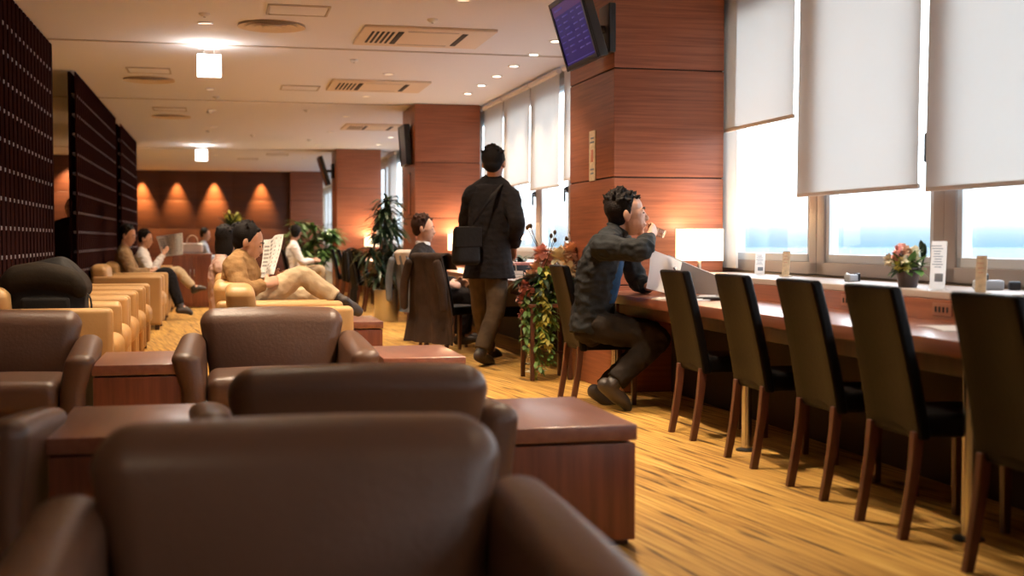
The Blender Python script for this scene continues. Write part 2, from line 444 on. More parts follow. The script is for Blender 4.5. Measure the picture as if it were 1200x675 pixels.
def panelled(name, x0, x1, y0, y1, zs, cuts_x, m, groove=.010, face=.008, kind='structure'):
    """a block clad in veneer panels with dark grooves between them"""
    b = B(); rbox(b, (x1-x0-2*face, y1-y0-2*face, CE-.004), .002, ((x0+x1)/2, (y0+y1)/2, CE/2-.002))
    core = obj(name, b, M['pillarcore']); core['kind'] = kind
    b = B(); zz = [0]+zs+[CE-.002]
    for za, zb in zip(zz, zz[1:]):
        g = groove/2
        for xa, xb in zip([x0]+cuts_x, cuts_x+[x1]):
            ga = 0 if xa == x0 else g; gb = 0 if xb == x1 else g
            rbox(b, (xb-xa-ga-gb, y1-y0, zb-za-groove), .003, ((xa+ga+xb-gb)/2, (y0+y1)/2, (za+zb)/2))
    obj('veneer_panel', b, m, core)
    return core
panelled('pillar', 2.68, 3.50, 8.30, 9.42, [.76, 1.52, 2.28], [], M['pillar'])
panelled('pillar', 2.58, 3.49, 16.8, 17.95, [.62, 1.38, 2.14], [], M['pillar'])
panelled('pillar', 2.30, 3.21, 25.5, 26.65, [.62, 1.38, 2.14], [], M['pillar'])
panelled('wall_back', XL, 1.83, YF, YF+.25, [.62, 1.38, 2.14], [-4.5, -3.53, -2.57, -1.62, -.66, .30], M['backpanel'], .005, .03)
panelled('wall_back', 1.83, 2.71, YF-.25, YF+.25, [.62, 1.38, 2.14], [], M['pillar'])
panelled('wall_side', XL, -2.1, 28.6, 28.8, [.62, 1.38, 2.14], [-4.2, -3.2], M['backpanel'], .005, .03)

# lattice partitions along the left
def lattice(y0, y1, label):
    t = thing('lattice_partition', label, 'partition', (-1.58, (y0+y1)/2, 0), group='lattice partitions')
    L = y1-y0; h = CE-.02
    obj('backing', bx((.03, L, h), (-.03, 0, h/2)), M['latback'], t)
    b = B(); k = int(L/.20)
    for i in range(k+1): rbox(b, (.014, .125, h), .003, (.033, -L/2+.0625+(L-.125)*i/k, h/2), ns=1)
    obj('slat_screen', b, M['lattice'], t)
    b = B()
    for j in range(1, 13): rbox(b, (.045, L-.06, .030), .002, (.0155, 0, .19+.215*j-.1), ns=1)
    obj('crossbar_grid', b, M['latbar'], t)
    return t
lattice(8.0, 12.42, 'long dark slatted partition at the very left, nearest of the three')
lattice(14.36, 19.65, 'dark slatted partition beyond the first gap, behind the reading men')
lattice(20.6, 24.4, 'farthest and narrowest dark slatted partition before the glowing back wall')

# windows: one unit every 1.4 m
def window_unit():
    w_ = 1.4; z0, z1 = .86, CE-.10
    b = B()
    for s in (-1, 1): rbox(b, (.10, .10, z1-z0), .006, (0, s*(w_/2-.05), (z0+z1)/2))
    rbox(b, (.10, w_, .08), .006, (0, 0, z0+.04)); rbox(b, (.10, w_, .08), .006, (0, 0, z1-.04))
    o = obj('window_1', b, M['alu']); o['kind'] = 'structure'
    b = B(); q = w_-.20
    for s in (-1, 1): rbox(b, (.06, .045, z1-z0-.16), .004, (-.01, s*(q/2-.0225), (z0+z1)/2))
    rbox(b, (.06, q, .05), .004, (-.01, 0, z0+.105)); rbox(b, (.06, q, .05), .004, (-.01, 0, z1-.105))
    obj('sash', b, M['aluwhite'], o)
    obj('pane', bx((.012, q-.085, z1-z0-.24), (.005, 0, (z0+z1)/2), .001), M['glass'], o)
    b = B(); rbox(b, (.03, .03, .07), .006, (-.055, -.585, 1.62)); rbox(b, (.02, .022, .15), .006, (-.085, -.585, 1.56)); rbox(b, (.06, .022, .022), .006, (-.06, -.585, 1.63))
    obj('window_handle', b, M['blackplastic'], o)
    return o
win = window_unit(); nwin = 0
ky = [5.72+.68+1.4*k for k in range(-6, 29)]
for i, y in enumerate(ky):
    if i == 0: win.location = (XW+.07, y, 0); continue
    c = dup(win, None, (XW+.07, y, 0)) if False else None
    r = win.copy(); COL.objects.link(r); r.location = (XW+.07, y, 0); r.name = 'window_%d' % (i+1); r['kind'] = 'structure'
    for ch in list(win.children):
        q = ch.copy(); COL.objects.link(q); q.parent = r

# the hazy land far below the building
b = B(); lathe(b, [(0, -62), (9000, -62), (9000, -60), (0, -60)], 48, (3000, 0, 0)); g = obj('land_outside', b, M['ground'], smooth=False); g['kind'] = 'structure'

# light portals that help the renderer find the windows
def portal(y0, y1):
    l = bpy.data.lights.new('window_portal', 'AREA'); l.shape = 'RECTANGLE'; l.size = 1.9; l.size_y = y1-y0; l.cycles.is_portal = True
    o = bpy.data.objects.new('window_portal', l); COL.objects.link(o); o.location = (XW+.2, (y0+y1)/2, 1.9); o.rotation_euler = (0, R(90), 0)
portal(-2.5, 17); portal(17, 45)

struct('trim_4', bx((.02, .25, 2.04), (3.555, 8.30, 1.90), .003), M['blind'])
# roller blinds
def blind(y0, y1, zb, label):
    L = y1-y0
    t = thing('roller_blind', label, 'blind', (3.54, (y0+y1)/2, zb), group='roller blinds on the window wall')
    def bow(p): return p + V((.006*math.sin((p.z)*2.0), 0, 0))
    obj('blind_fabric', bx((.003, L, CE-.06-zb), (0, 0, (CE-.06-zb)/2+.01), .001, fn=bow, nf=6), M['blind'], t)
    obj('bottom_bar', bx((.016, L+.01, .026), (0, 0, .005), .006), M['blindbar'], t)
    b = B(); cyl(b, (0, -L/2, CE-.05-zb), (0, L/2, CE-.05-zb), .03); obj('roller_tube', b, M['blindbar'], t)
BL = [(-1.28, .07, 1.35, None), (.12, 1.47, 1.35, None), (1.52, 2.87, 1.34, None), (2.92, 4.27, 1.34, None),
      (4.33, 5.735, 1.335, 'long cream roller blind at the right edge of the window bay'),
      (5.81, 7.20, 1.355, 'long cream roller blind hanging above the potted flowers'),
      (7.265, 8.62, 1.86, 'short cream roller blind, pulled highest, beside the wooden pillar with the lamp'),
      (8.68, 10.02, 1.8, None), (10.07, 11.27, 1.75, None),
      (11.33, 12.69, 1.71, 'cream roller blind nearest the big pillar, behind the screen, in the middle bay'),
      (12.885, 14.14, 1.66, 'cream roller blind reaching lowest, right of the standing man'),
      (14.20, 15.56, 1.755, "cream roller blind just right of the standing man's head"),
      (15.63, 16.78, 1.76, "cream roller blind above and left of the standing man's head, beside the second pillar"),
      (16.9, 18.2, 1.4, None), (18.3, 19.6, 1.4, None), (19.7, 21.0, 1.4, None), (21.1, 22.4, 1.4, None),
      (23.45, 24.65, .98, 'pale blind seen past the tall plant, right strip beside the second pillar'),
      (25.6, 26.95, .98, 'pale blind seen past the third pillar, left strip above the plants'),
      (38.7, 40.4, 1.0, 'farthest pale blind, between the back wall and the far screen')]
for y0, y1, zb, lb in BL:
    if lb is not None: blind(y0, y1, zb, lb)
    elif y0 > -2: blind(y0, y1, zb, 'cream roller blind out of sight along the window wall')

# ledge under the windows and the counters
def ledge(y0, y1, label, outlets=()):
    L = y1-y0; t = thing('window_ledge', label, 'ledge', (3.30, (y0+y1)/2, 0))
    obj('ledge_top', bx((.47, L, .035), (.035, 0, .833), .006), M['ledge'], t)
    obj('ledge_front', bx((.03, L, .135), (-.185, 0, .7475), .003), M['counter'], t); obj('lower_panel', bx((.03, L, .68), (-.180, 0, .34), .003), M['darkpanel'], t)
    for y in outlets:
        o = obj('outlet', bx((.008, .15, .055), (-.203, y-(y0+y1)/2, .772), .003), M['outlet'], t)
        bb = B()
        for k in (-.045, -.015, .015, .045): rbox(bb, (.004, .012, .025), .001, (-.208, y-(y0+y1)/2+k, .772))
        obj('socket_hole', bb, M['blackplastic'], o)
ledge(-1.0, 8.28, 'window ledge behind the near counter, with flowers and cards on it', (3.9, 4.88, 5.72, 7.0))
ledge(9.44, 16.78, 'window ledge in the middle bay behind the flower arrangement', (11, 13))
ledge(17.97, 25.48, 'far window ledge between the second and third pillars')

def counter(x0, y0, y1, legs, label):
    L = y1-y0; W_ = 3.095-x0; t = thing('counter_table', label, 'counter', (3.095-W_/2, (y0+y1)/2, 0))
    obj('table_top', bx((W_, L, .062), (0, 0, .691), .006), M['counter'], t)
    obj('apron', bx((.05, L-.06, .085), (-.14, 0, .6165), .004), M['darkwood'], t)
    for y in legs:
        bb = B(); cyl(bb, (-.20, y-(y0+y1)/2, .012), (-.20, y-(y0+y1)/2, .66), .026, seg=24)
        lg = obj('leg', bb, M['chrome'], t)
        bb = B(); lathe(bb, [(0, 0), (.055, 0), (.055, .008), (.035, .014), (0, .014)], 24, (-.20, y-(y0+y1)/2, 0)); obj('foot_plate', bb, M['blackplastic'], lg)
    return t
counter(2.53, -.6, 8.28, (.1, 2.0, 3.93, 5.87, 8.05), 'long reddish wood counter along the near windows, row of black chairs before it')
counter(2.50, 9.6, 16.7, (10.4, 12.4, 14.4, 16.2), 'wooden counter in the middle bay where the suited man sits')
counter(2.45, 18.1, 25.4, (19, 21, 23, 25), 'far wooden counter in front of the third pillar')

# ================================================================== CHAIRS
def dining_chair(label, group):
    """black high-backed chair, faces -y in its own frame"""
    t = thing('dining_chair', label, 'chair', group=group)
    def backfn(p):
        k = (p.z+.275)/.55; wd = 1 - .09*k
        return V((p.x*wd, p.y + .09*k + .03*k*k - .012*math.cos(p.x*8), p.z))
    obj('backrest', bx((.385, .05, .555), (0, .150, .637), .016, fn=backfn, ns=3, nf=6), M['black'], t)
    obj('seat', bx((.34, .40, .085), (0, -.03, .405), .022, fn=lambda p: V((p.x*(1+.04*(-p.y/.2)), p.y, p.z+(.01*math.cos(p.x*7)*math.cos(p.y*7) if p.z > 0 else 0))), ns=3, nf=4), M['black'], t)
    for sx in (-1, 1):
        bb = B(); rbox(bb, (.036, .036, .37), .004, (sx*.155, -.20, .185), fn=lambda p, s=sx: V((p.x*(.78+.22*(p.z+.185)/.37), p.y*(.78+.22*(p.z+.185)/.37), p.z)))
        obj('leg', bb, M['legwood'], t)
        bb = B(); rbox(bb, (.036, .040, .39), .004, (sx*.155, .165, .195), fn=lambda p, s=sx: V((p.x*(.78+.22*(p.z+.195)/.39), p.y*(.85+.15*(p.z+.195)/.39) + .055*((.195-p.z)/.39)**1.4, p.z)), nf=4)
        obj('leg', bb, M['legwood'], t)
    return t
GC = 'black dining chairs at the near counter'
chair = dining_chair('black high-backed dining chair at the right edge of the picture, cut off', GC)
chair.location = (2.57, 3.385, 0); chair.rotation_euler.z = R(90)
for y, x, lb, rz in ((4.14, 2.60, 'black high-backed chair in front of the chrome counter leg, second from the right', 90),
               (4.81, 2.635, 'black high-backed chair third from the right, under the left part of the long middle blind', 90),
               (5.545, 2.655, 'black high-backed chair fourth from the right, two chairs away from the drinking man', 90),
               (6.38, 2.675, 'black high-backed chair next to the drinking man, in front of the papers', 91),
               (7.83, 2.42, 'black high-backed chair the drinking man sits on', 90)):
    dup(chair, lb, (x, y, 0), R(rz))
GF = 'dining chairs at the middle counter'
for p, rz, lb in (((2.62, 11.35, 0), 90, 'dark dining chair with a pale paper bag on its seat, beyond the flowers'),
                  ((2.19, 12.36, 0), 90, 'dark dining chair the suited man sits on'),
                  ((2.17, 11.72, 0), 118, 'dark dining chair with a long brown coat over its back, behind the standing man'),
                  ((2.20, 13.25, 0), 112, 'dark dining chair with grey jacket and cream scarf over its back')):
    dup(chair, lb, p, R(rz), GF)
for k, (y, x) in enumerate(((18.7, 2.30), (19.7, 2.28), (20.7, 2.26), (21.7, 2.24), (22.7, 2.22))):
    dup(chair, ['dark chair half behind the steel planter by the far counter', 'dark chair with a black coat over it at the far counter',
                'third dark chair along the far counter', 'fourth dark chair along the far counter', 'fifth dark chair along the far counter', 'last dark chair along the far counter, before the third pillar'][k], (x, y, 0), R(90), 'dining chairs at the far counter')

# lounge armchairs in taupe leather: face -y in their own frame
def lounge_armchair(label, group):
    t = thing('lounge_armchair', label, 'armchair', group=group)
    b = B(); rbox(b, (.76, .74, .15), .03, (0, 0, .135), ns=3, nf=3); obj('base', b, M['leather'], t)
    b = B(); rbox(b, (.735, .60, .17), .06, (0, -.09, .265), ns=4, nf=5, fn=lambda p: V((p.x, p.y, p.z + (.025*math.cos(p.x*4)*math.cos(p.y*5) if p.z > 0 else 0)))); obj('seat_cushion', b, M['leather'], t)
    def bk(p):
        k = (p.z+.29)/.58; wd = .90 + .13*max(0, min(1, (k-.35)/.5))**1.2
        puff = .035*math.cos(p.x*3.4)*math.sin(max(0, min(1, k))*math.pi)
        return V((p.x*wd, p.y + .13*k + (-puff if p.y < 0 else puff*.6), p.z + .012*math.cos(p.x*3.6)))
    b = B(); rbox(b, (.80, .20, .58), .085, (0, .245, .385), ns=6, nf=8, fn=bk); obj('backrest', b, M['leather'], t)
    for s in (-1, 1):
        def am(p, s=s):
            f = (.40-p.y)/.80
            up = max(0, p.z/.26)
            return V((p.x*(1+.22*up) + s*(.016*up + .035*max(0, f)*up), p.y, p.z - .045*f*up - .02*f*f*up))
        b = B(); rbox(b, (.13, .80, .50), .062, (s*.435, 0, .295), ns=6, nf=6, fn=am); obj('armrest', b, M['leather'], t)
    for sx in (-1, 1):
        for sy in (-1, 1):
            bb = B(); cyl(bb, (sx*.36, sy*.32, 0), (sx*.35, sy*.31, .075), .018, .026); obj('leg', bb, M['darkwood'], t)
    return t
GL = 'taupe leather lounge armchairs'
lounge = lounge_armchair('taupe leather armchair in the centre foreground, nearest and largest', GL)
lounge.location = (.165, 2.34, 0); lounge.scale = (1.06, 1.06, 1.01)
for x, y, rz, lb in ((-1.03, 2.34, 0, 'taupe leather armchair at the bottom left corner, only its armrest showing'),
                     (.425, 4.30, 180, 'dark-backed armchair seen from behind, left of the reddish side table in the foreground'),
                     (-1.09, 4.30, 180, 'dark armchair seen from behind at the left edge'),
                     (.285, 7.05, 0, 'taupe armchair facing the camera, in front of the reading man with the beige jacket'),
                     (-1.19, 7.05, 0, 'taupe armchair facing the camera at the left, black bag showing above it')):
    r = dup(lounge, lb, (x, y, 0), R(rz))
    if y > 3: r.scale = (1, 1, 1)

def side_table(label, w_=.46, d=.80):
    t = thing('side_table', label, 'side table', group='wooden side tables between armchairs')
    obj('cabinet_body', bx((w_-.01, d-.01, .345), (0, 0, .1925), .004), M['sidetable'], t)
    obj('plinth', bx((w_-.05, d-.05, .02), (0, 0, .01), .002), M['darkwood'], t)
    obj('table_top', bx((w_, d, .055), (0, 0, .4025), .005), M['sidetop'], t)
    return t
st = side_table('reddish wooden side table on the right of the dark armchair, beside the bare floor'); st.location = (1.19, 4.52, 0)
for x, y, lb in ((-.335, 4.66, 'wooden side table between the two dark armchairs at the left'),
                 (-.43, 7.10, 'wooden side table between the two armchairs facing the camera'),
                 (1.09, 7.15, 'wooden side table right of the armchair facing the camera'),
                 (1.02, 10.22, 'small dark red side table at the end of the beige armchair row')):
    dup(st, lb, (x, y, 0))

# boxy tan armchairs: face -y in their own frame
def boxy_armchair(label, group):
    t = thing('boxy_armchair', label, 'armchair', group=group)
    obj('base', bx((.60, .70, .20), (0, .02, .17), .02, ns=3), M['tan'], t)
    obj('seat_cushion', bx((.575, .74, .20), (0, -.06, .35), .075, ns=5, nf=3), M['tan'], t)
    b = B(); rbox(b, (.80, .19, .62), .06, (0, .27, .46), ns=4, nf=4, fn=lambda p: V((p.x*(.74 if p.z < .1 else .74+.20*min(1, (p.z-.1)/.1)), p.y+.06*(p.z+.31)/.62, p.z + (.02*math.cos(p.x*4) if p.z > 0 else 0)))); obj('backrest', b, M['tan'], t)
    for s in (-1, 1):
        obj('armrest', bx((.125, .80, .585), (s*.355, 0, .3525), .035, ns=4, nf=2), M['tan'], t)
        obj('leg', bx((.05, .05, .06), (s*.34, -.34, .03), .004), M['darkwood'], t); obj('leg', bx((.05, .05, .06), (s*.34, .34, .03), .004), M['darkwood'], t)
    return t
GB = 'tan leather armchairs along the slatted partition'
boxy = boxy_armchair('tan leather armchair behind the black bag, first of the row along the partition', GB)
boxy.location = (-1.08, 8.62, 0); boxy.rotation_euler.z = R(90)
names = ['second tan armchair of the row along the partition, past the black bag', 'third tan armchair of the row along the partition', 'fourth tan armchair of the row along the partition',
         'tan armchair last before the gap in the partition row', 'tan armchair just beyond the gap, its flat side toward the camera', 'tan armchair the man with the dark trousers sits in', 'tan armchair the man in the white shirt sits in',
         'tan armchair farthest along the partition']
for k, (x, y) in enumerate(((-1.10, 9.55), (-1.10, 10.48), (-1.10, 11.41), (-1.10, 12.46), (-1.10, 15.75), (-1.10, 17.55), (-1.10, 19.6), (-1.1, 21.6))):
    dup(boxy, names[k], (x, y, 0), R(90), GB)
GM = 'tan leather armchairs in the middle row'
for k, (x, y) in enumerate(((.44, 8.52), (.36, 9.40), (.36, 11.05), (.36, 11.93), (.36, 12.85))):
    dup(boxy, ['tan armchair directly behind the taupe armchair facing the camera', 'tan armchair the reading man in the beige jacket sits in', 'tan armchair just past the reading man in beige',
               'tan armchair where the woman in pink sits', 'last tan armchair of the middle row'][k], (x, y, 0), R(90), GM)

# ================================================================== CEILING FIXTURES
def spot(parent, power, cone, blend=.6, loc=(0, 0, -.03), rad=.05, col=WARM, rot=(0, 0, 0)):
    l = bpy.data.lights.new('bulb', 'SPOT'); l.energy = power; l.spot_size = R(cone); l.spot_blend = blend; l.shadow_soft_size = rad; l.color = col
    o = bpy.data.objects.new('bulb', l); COL.objects.link(o); o.parent = parent; o.location = loc; o.rotation_euler = rot
    return o
def downlight(x, y, label, power, cone=110, glow=True, group='round recessed ceiling downlights', col=WARM):
    t = thing('downlight', label, 'ceiling light', (x, y, CE), group=group)
    b = B(); lathe(b, [(.045, -.001), (.065, -.001), (.068, -.006), (.060, -.012), (.047, -.010), (.045, -.001)], 24); obj('trim_ring', b, M['whiteplastic'], t)
    b = B(); lathe(b, [(0, -.006), (.045, -.006), (.045, -.002), (0, -.002)], 20); obj('lens', b, M['lampdown' if 'window' in group or 'counter' in group else 'lampdim'], t)
    spot(t, power*K_DOWN, cone, loc=(0, 0, -.02), col=col)
WL = 'one of the small downlights in the line along the windows of the middle bay'
for y in (11.25, 12.1, 12.95, 13.8, 14.65, 15.5): downlight(3.06, y, WL, 42, 95, group='downlights along the middle windows')
for y in (1.2, 3.0, 4.6, 6.2, 7.6): downlight(2.2, y, 'small downlight in the ceiling above the near counter', 22, 100, group='downlights above the near counter')
for y in (18.8, 20.6, 22.4, 24.2): downlight(3.0, y, 'small downlight along the far windows', 90, 100, group='downlights along the far windows')
for y, lb in ((5.6, 'round downlight over the bare floor, above the front armchairs'), (7.5, 'round downlight over the bare floor, above the table corner'), (9.5, 'round downlight at the top edge of the picture'), (11.8, 'round downlight just below the large ceiling air unit'), (13.9, 'round downlight between the two ceiling air units'),
           (16.1, 'round downlight past the second air unit'), (18.8, 'round downlight near the third air unit'), (21.5, 'round downlight past the third air unit'), (24.5, 'round downlight level with the far screen'), (28.5, 'round downlight past the third pillar')):
    downlight(1.84, y, lb, 205 if y < 8 else (100 if y < 20 else 135), 105 if y > 8 else 92)
for y, lb in ((7.75, 'round downlight above the two taupe armchairs facing the camera'), (9.3, 'round downlight over the tan armchairs, nearest'), (11.0, 'round downlight over the tan armchairs, before the exit sign'), (13.2, 'round downlight over the tan armchairs, just past the exit sign'), (15.8, 'round downlight over the tan armchairs, past the left round vent'), (18.3, 'round downlight over the reading men'), (21.0, 'round downlight past the reading men'), (24.0, 'round downlight before the far exit sign'), (28.0, 'round downlight past the far exit sign')):
    downlight(-.12, y, lb, 150 if y < 20 else 170, 100)
for x, y in ((-3.4, 9), (-3.4, 14), (-3.4, 20), (-3.4, 25), (.2, 5.2), (-1.2, 8.0), (-.9, 1.0), (1.2, .2)):
    downlight(x, y, 'recessed downlight outside the view', 60 if x < -2 else 26, 110)
# wall washers that make the scallops on the back wall
for x, p in ((-2.05, 800), (-1.15, 520), (-.18, 900), (1.06, 600), (-3.05, 520)):
    t = thing('wall_washer', 'one of the recessed wall-washer lamps that light the back wall', 'ceiling light', (x, YF-.18, CE), group='wall washers at the back wall')
    b = B(); lathe(b, [(0, -.004), (.05, -.004), (.062, -.008), (.065, 0), (0, 0)], 20); obj('trim_ring', b, M['whiteplastic'], t)
    spot(t, p*K_DOWN, 50, 1.0, (0, 0, -.03), .02, (1, .56, .19), (R(6), 0, 0))
t = thing('wall_washer', 'recessed wall washer behind the gap in the partitions', 'ceiling light', (-3.2, 28.3, CE)); b = B(); lathe(b, [(0, -.004), (.05, -.004), (.062, -.008), (.065, 0), (0, 0)], 20); obj('trim_ring', b, M['whiteplastic'], t)
spot(t, 260*K_DOWN, 80, .9, (0, 0, -.03), .03, (1, .62, .30), (R(8), 0, 0))

def exit_sign(x, y, label):
    t = thing('exit_sign_light', label, 'exit sign', (x, y, CE), group='glowing signs hung from the ceiling')
    obj('mount_plate', bx((.20, .09, .03), (0, 0, -.015), .006), M['whiteplastic'], t)
    b = B(); cyl(b, (-.05, 0, -.03), (-.05, 0, -.085), .008); cyl(b, (.05, 0, -.03), (.05, 0, -.085), .008); obj('hanger_rod', b, M['chrome'], t)
    obj('lit_panel', bx((.225, .05, .215), (0, 0, -.19), .008), M['lampwhite'], t)
    l = bpy.data.lights.new('glow', 'POINT'); l.energy = 9; l.shadow_soft_size = .1; l.color = (1, .95, .88)
    o = bpy.data.objects.new('glow', l); COL.objects.link(o); o.parent = t; o.location = (0, -.16, -.14)
exit_sign(-.10, 12.3, 'glowing white square sign hanging from the ceiling, nearest')
exit_sign(-.37, 25.3, 'smaller glowing white square sign hanging far down the ceiling')

def air_unit(x0, x1, y, label, d=1.0):
    W_ = x1-x0; t = thing('ceiling_air_unit', label, 'air conditioner', ((x0+x1)/2, y, CE), group='ceiling air units')
    obj('cover_plate', bx((W_, d, .025), (0, 0, -.0125), .008), M['cream'], t)
    b = B()
    for k in range(5): rbox(b, (.022, d*.62, .006), .002, (-W_/2+.10+.045*k, 0, -.027))
    obj('intake_grille', b, M['ventdark'], t)
    for xx in (-W_/2+.345, W_/2-.26): obj('air_slot', bx((.05, d*.66, .008), (xx, 0, -.027), .002), M['ventdark'], t)
    b = B()
    for s in (-1, 1): rbox(b, (W_-.72, .008, .006), .002, (.04, s*d*.36, -.027))
    obj('panel_seam', b, M['seam'], t)
air_unit(1.22, 2.40, 11.27, 'largest cream ceiling air unit with slotted grille, nearest')
air_unit(1.27, 2.42, 14.95, 'second cream ceiling air unit with slotted grille, farther down')
air_unit(1.95, 2.97, 20.4, 'third cream ceiling air unit, just before the second pillar')
def round_vent(x, y, r_, label):
    t = thing('round_vent', label, 'vent', (x, y, CE), group='round ceiling vents'); t.scale = (1, 1, .55)
    b = B(); lathe(b, [(0, -.05), (r_*.25, -.05), (r_*.3, -.035), (0, -.035)], 32)
    for q in (.5, .75, 1.0): lathe(b, [(r_*(q-.18), -.012), (r_*q, -.035), (r_*q, -.028), (r_*(q-.16), -.006), (r_*(q-.18), -.012)], 40)
    lathe(b, [(0, -.004), (r_*.99, -.004), (r_*.99, 0), (0, 0)], 40)
    obj('diffuser', b, M['cream'], t)
round_vent(.44, 11.0, .29, 'round cream ceiling vent right of the near exit sign'); round_vent(-.80, 15.0, .29, 'round cream ceiling vent at the left, past the first partition'); round_vent(-.72, 19.4, .29, 'third round ceiling vent, farther down the left'); round_vent(-3.1, 17.0, .29, 'round ceiling vent seen through the gap in the partitions')
def hatch(x, y, w_, d, label):
    t = thing('ceiling_hatch', label, 'hatch', (x, y, CE), group='ceiling hatches')
    obj('hatch_panel', bx((w_-.03, d-.03, .008), (0, 0, -.004), .002), M['ceiling'], t)
    b = B()
    for s in (-1, 1): rbox(b, (w_, .018, .014), .002, (0, s*d/2, -.006)); rbox(b, (.018, d, .014), .002, (s*w_/2, 0, -.006))
    obj('hatch_frame', b, M['seam'], t)
hatch(.62, 10.22, .48, .42, 'square ceiling hatch above the near round vent'); hatch(-.76, 14.2, .45, .42, 'square ceiling hatch beside the left round vent'); hatch(-.70, 18.3, .45, .42, 'square ceiling hatch farther down the left'); hatch(.95, 15.4, .45, .42, 'square ceiling hatch left of the second air unit'); hatch(1.2, 27.5, .45, .42, 'square ceiling hatch far back near the third pillar'); hatch(.6, 29.2, .45, .42, 'farthest square ceiling hatch')
det = thing('smoke_detector', 'white smoke detector just in front of the near exit sign', 'smoke detector', (-.12, 10.55, CE), group='small ceiling detectors')
det.scale = (.75, .75, .6)
b = B(); lathe(b, [(0, -.05), (.03, -.05), (.045, -.035), (.06, -.02), (.062, 0), (0, 0)], 24); obj('housing', b, M['whiteplastic'], det)
b = B(); lathe(b, [(0, -.058), (.012, -.058), (.014, -.05), (0, -.05)], 12); obj('sensor', b, M['greyplastic'], det)
for x, y, lb in ((-.13, 9.75, 'white detector at the top edge of the picture above the exit sign'), (-.05, 16.6, 'small detector beyond the near exit sign'), (-.15, 18.6, 'small detector halfway between the two exit signs'), (-.2, 21.8, 'small detector before the far exit sign'), (1.75, 10.4, 'small detector near the top edge, above the large air unit'), (1.35, 12.9, 'small detector between the two air units'), (1.2, 18.0, 'small detector past the second air unit'), (.55, 22.5, 'small detector in the middle of the far ceiling'), (-.9, 9.6, 'small detector at the top edge, upper left'), (1.6, 23.3, 'small detector right of the far ceiling middle')):
    dup(det, lb, (x, y, CE))

# ================================================================== SCREENS
def wall_screen(label, loc, w_, h, facing, tilt, group='flight screens on the pillars', lit=True):
    """facing: horizontal direction the screen looks; tilt leans its top outwards"""
    t = thing('wall_screen', label, 'screen', loc, group=group); t.rotation_euler = Euler((0, 0, facing))
    rt = Euler((tilt, 0, 0)).to_matrix()      # screen normal is -y
    def put(size, c, r=.006, m=None, name='x', par=None):
        bb = B(); rbox(bb, size, r, rt @ V(c), rt); return obj(name, bb, m, par or t)
    put((w_, .07, h), (0, 0, 0), .012, M['blackplastic'], 'housing')
    b = B()
    for s in (-1, 1): rbox(b, (w_, .012, .035), .004, rt @ V((0, -.04, s*(h/2-.0175))), rt); rbox(b, (.035, .012, h), .004, rt @ V((s*(w_/2-.0175), -.04, 0)), rt)
    obj('bezel', b, M['blackplastic'], t)
    if lit:
        pn = put((w_-.07, .004, h-.07), (0, -.037, 0), .001, M['screen'], 'display')
        put((w_-.07, .002, h*.14), (0, -.0395, h*.355), .0008, M['screentop'], 'header_band', t)
        b = B(); rr = random.Random(3)
        for k in range(7):
            z = h*.24 - k*h*.085
            for xx, ln in ((-.26, .10), (-.12, .16), (.08, .10), (.22, .12)):
                l_ = ln*rr.uniform(.6, 1)*w_/.72; rbox(b, (l_, .001, .010), .0004, rt @ V((xx*w_/.72+l_/2-.03, -.0398, z)), rt, ns=1)
        rbox(b, (w_*.86, .001, .006), .0004, rt @ V((0, -.0398, -h*.40)), rt, ns=1); rbox(b, (.2, .001, .014), .0004, rt @ V((-.2, -.0409, h*.36)), rt, ns=1)
        obj('flight_rows', b, M['screentext'], t)
    return t
def bracket(t, size, c, arm):
    obj('wall_bracket', bx(size, c, .008), M['blackplastic'], t)
    bb = B(); cyl(bb, arm[0], arm[1], .03); obj('bracket_arm', bb, M['blackplastic'], t)
t = wall_screen('large flat screen with blue flight rows on the near pillar, top centre', (2.44, 8.38, 2.555), .76, .50, R(-90), R(17))
bracket(t, (.24, .05, .34), (0, .215, .0), ((0, .03, 0), (0, .2, 0)))
t = wall_screen('small dark screen high on the third pillar, far down the hall', (2.10, 26.2, 2.52), .62, .62, R(-90), R(17), lit=False)
bracket(t, (.2, .05, .3), (0, .175, .0), ((0, .03, 0), (0, .16, 0)))
t = wall_screen('slim dark screen on the side of the second pillar', (2.52, 17.3, 2.40), .60, .56, R(-90), R(4), lit=False)
bracket(t, (.2, .03, .2), (0, .04, .0), ((0, .02, 0), (0, .04, 0)))

t = thing('wall_sign', 'narrow beige notice on the side of the near pillar', 'sign', (2.676, 8.80, 1.70))
obj('sign_board', bx((.008, .15, .37), (0, 0, 0), .002), M['cardbeige'], t)
b = B()
for k, (z, wd) in enumerate(((.13, .08), (.10, .10), (-.10, .09), (-.13, .07))): rbox(b, (.002, wd, .012), .0005, (-.0048, 0, z), ns=1)
obj('printed_lines', b, M['ink'], t)
b = B(); rbox(b, (.002, .06, .09), .0008, (-.0048, 0, .0), ns=1); obj('printed_picture', b, M['inkred'], t)
t = thing('wall_picture', 'narrow dark framed notice on the side of the second pillar, below its screen', 'picture', (2.576, 17.3, 1.72)); obj('frame', bx((.012, .22, .60), (0, 0, 0), .003), M['darkwood'], t); obj('print', bx((.003, .18, .56), (-.0065, 0, 0), .001), M['inkred'], t)

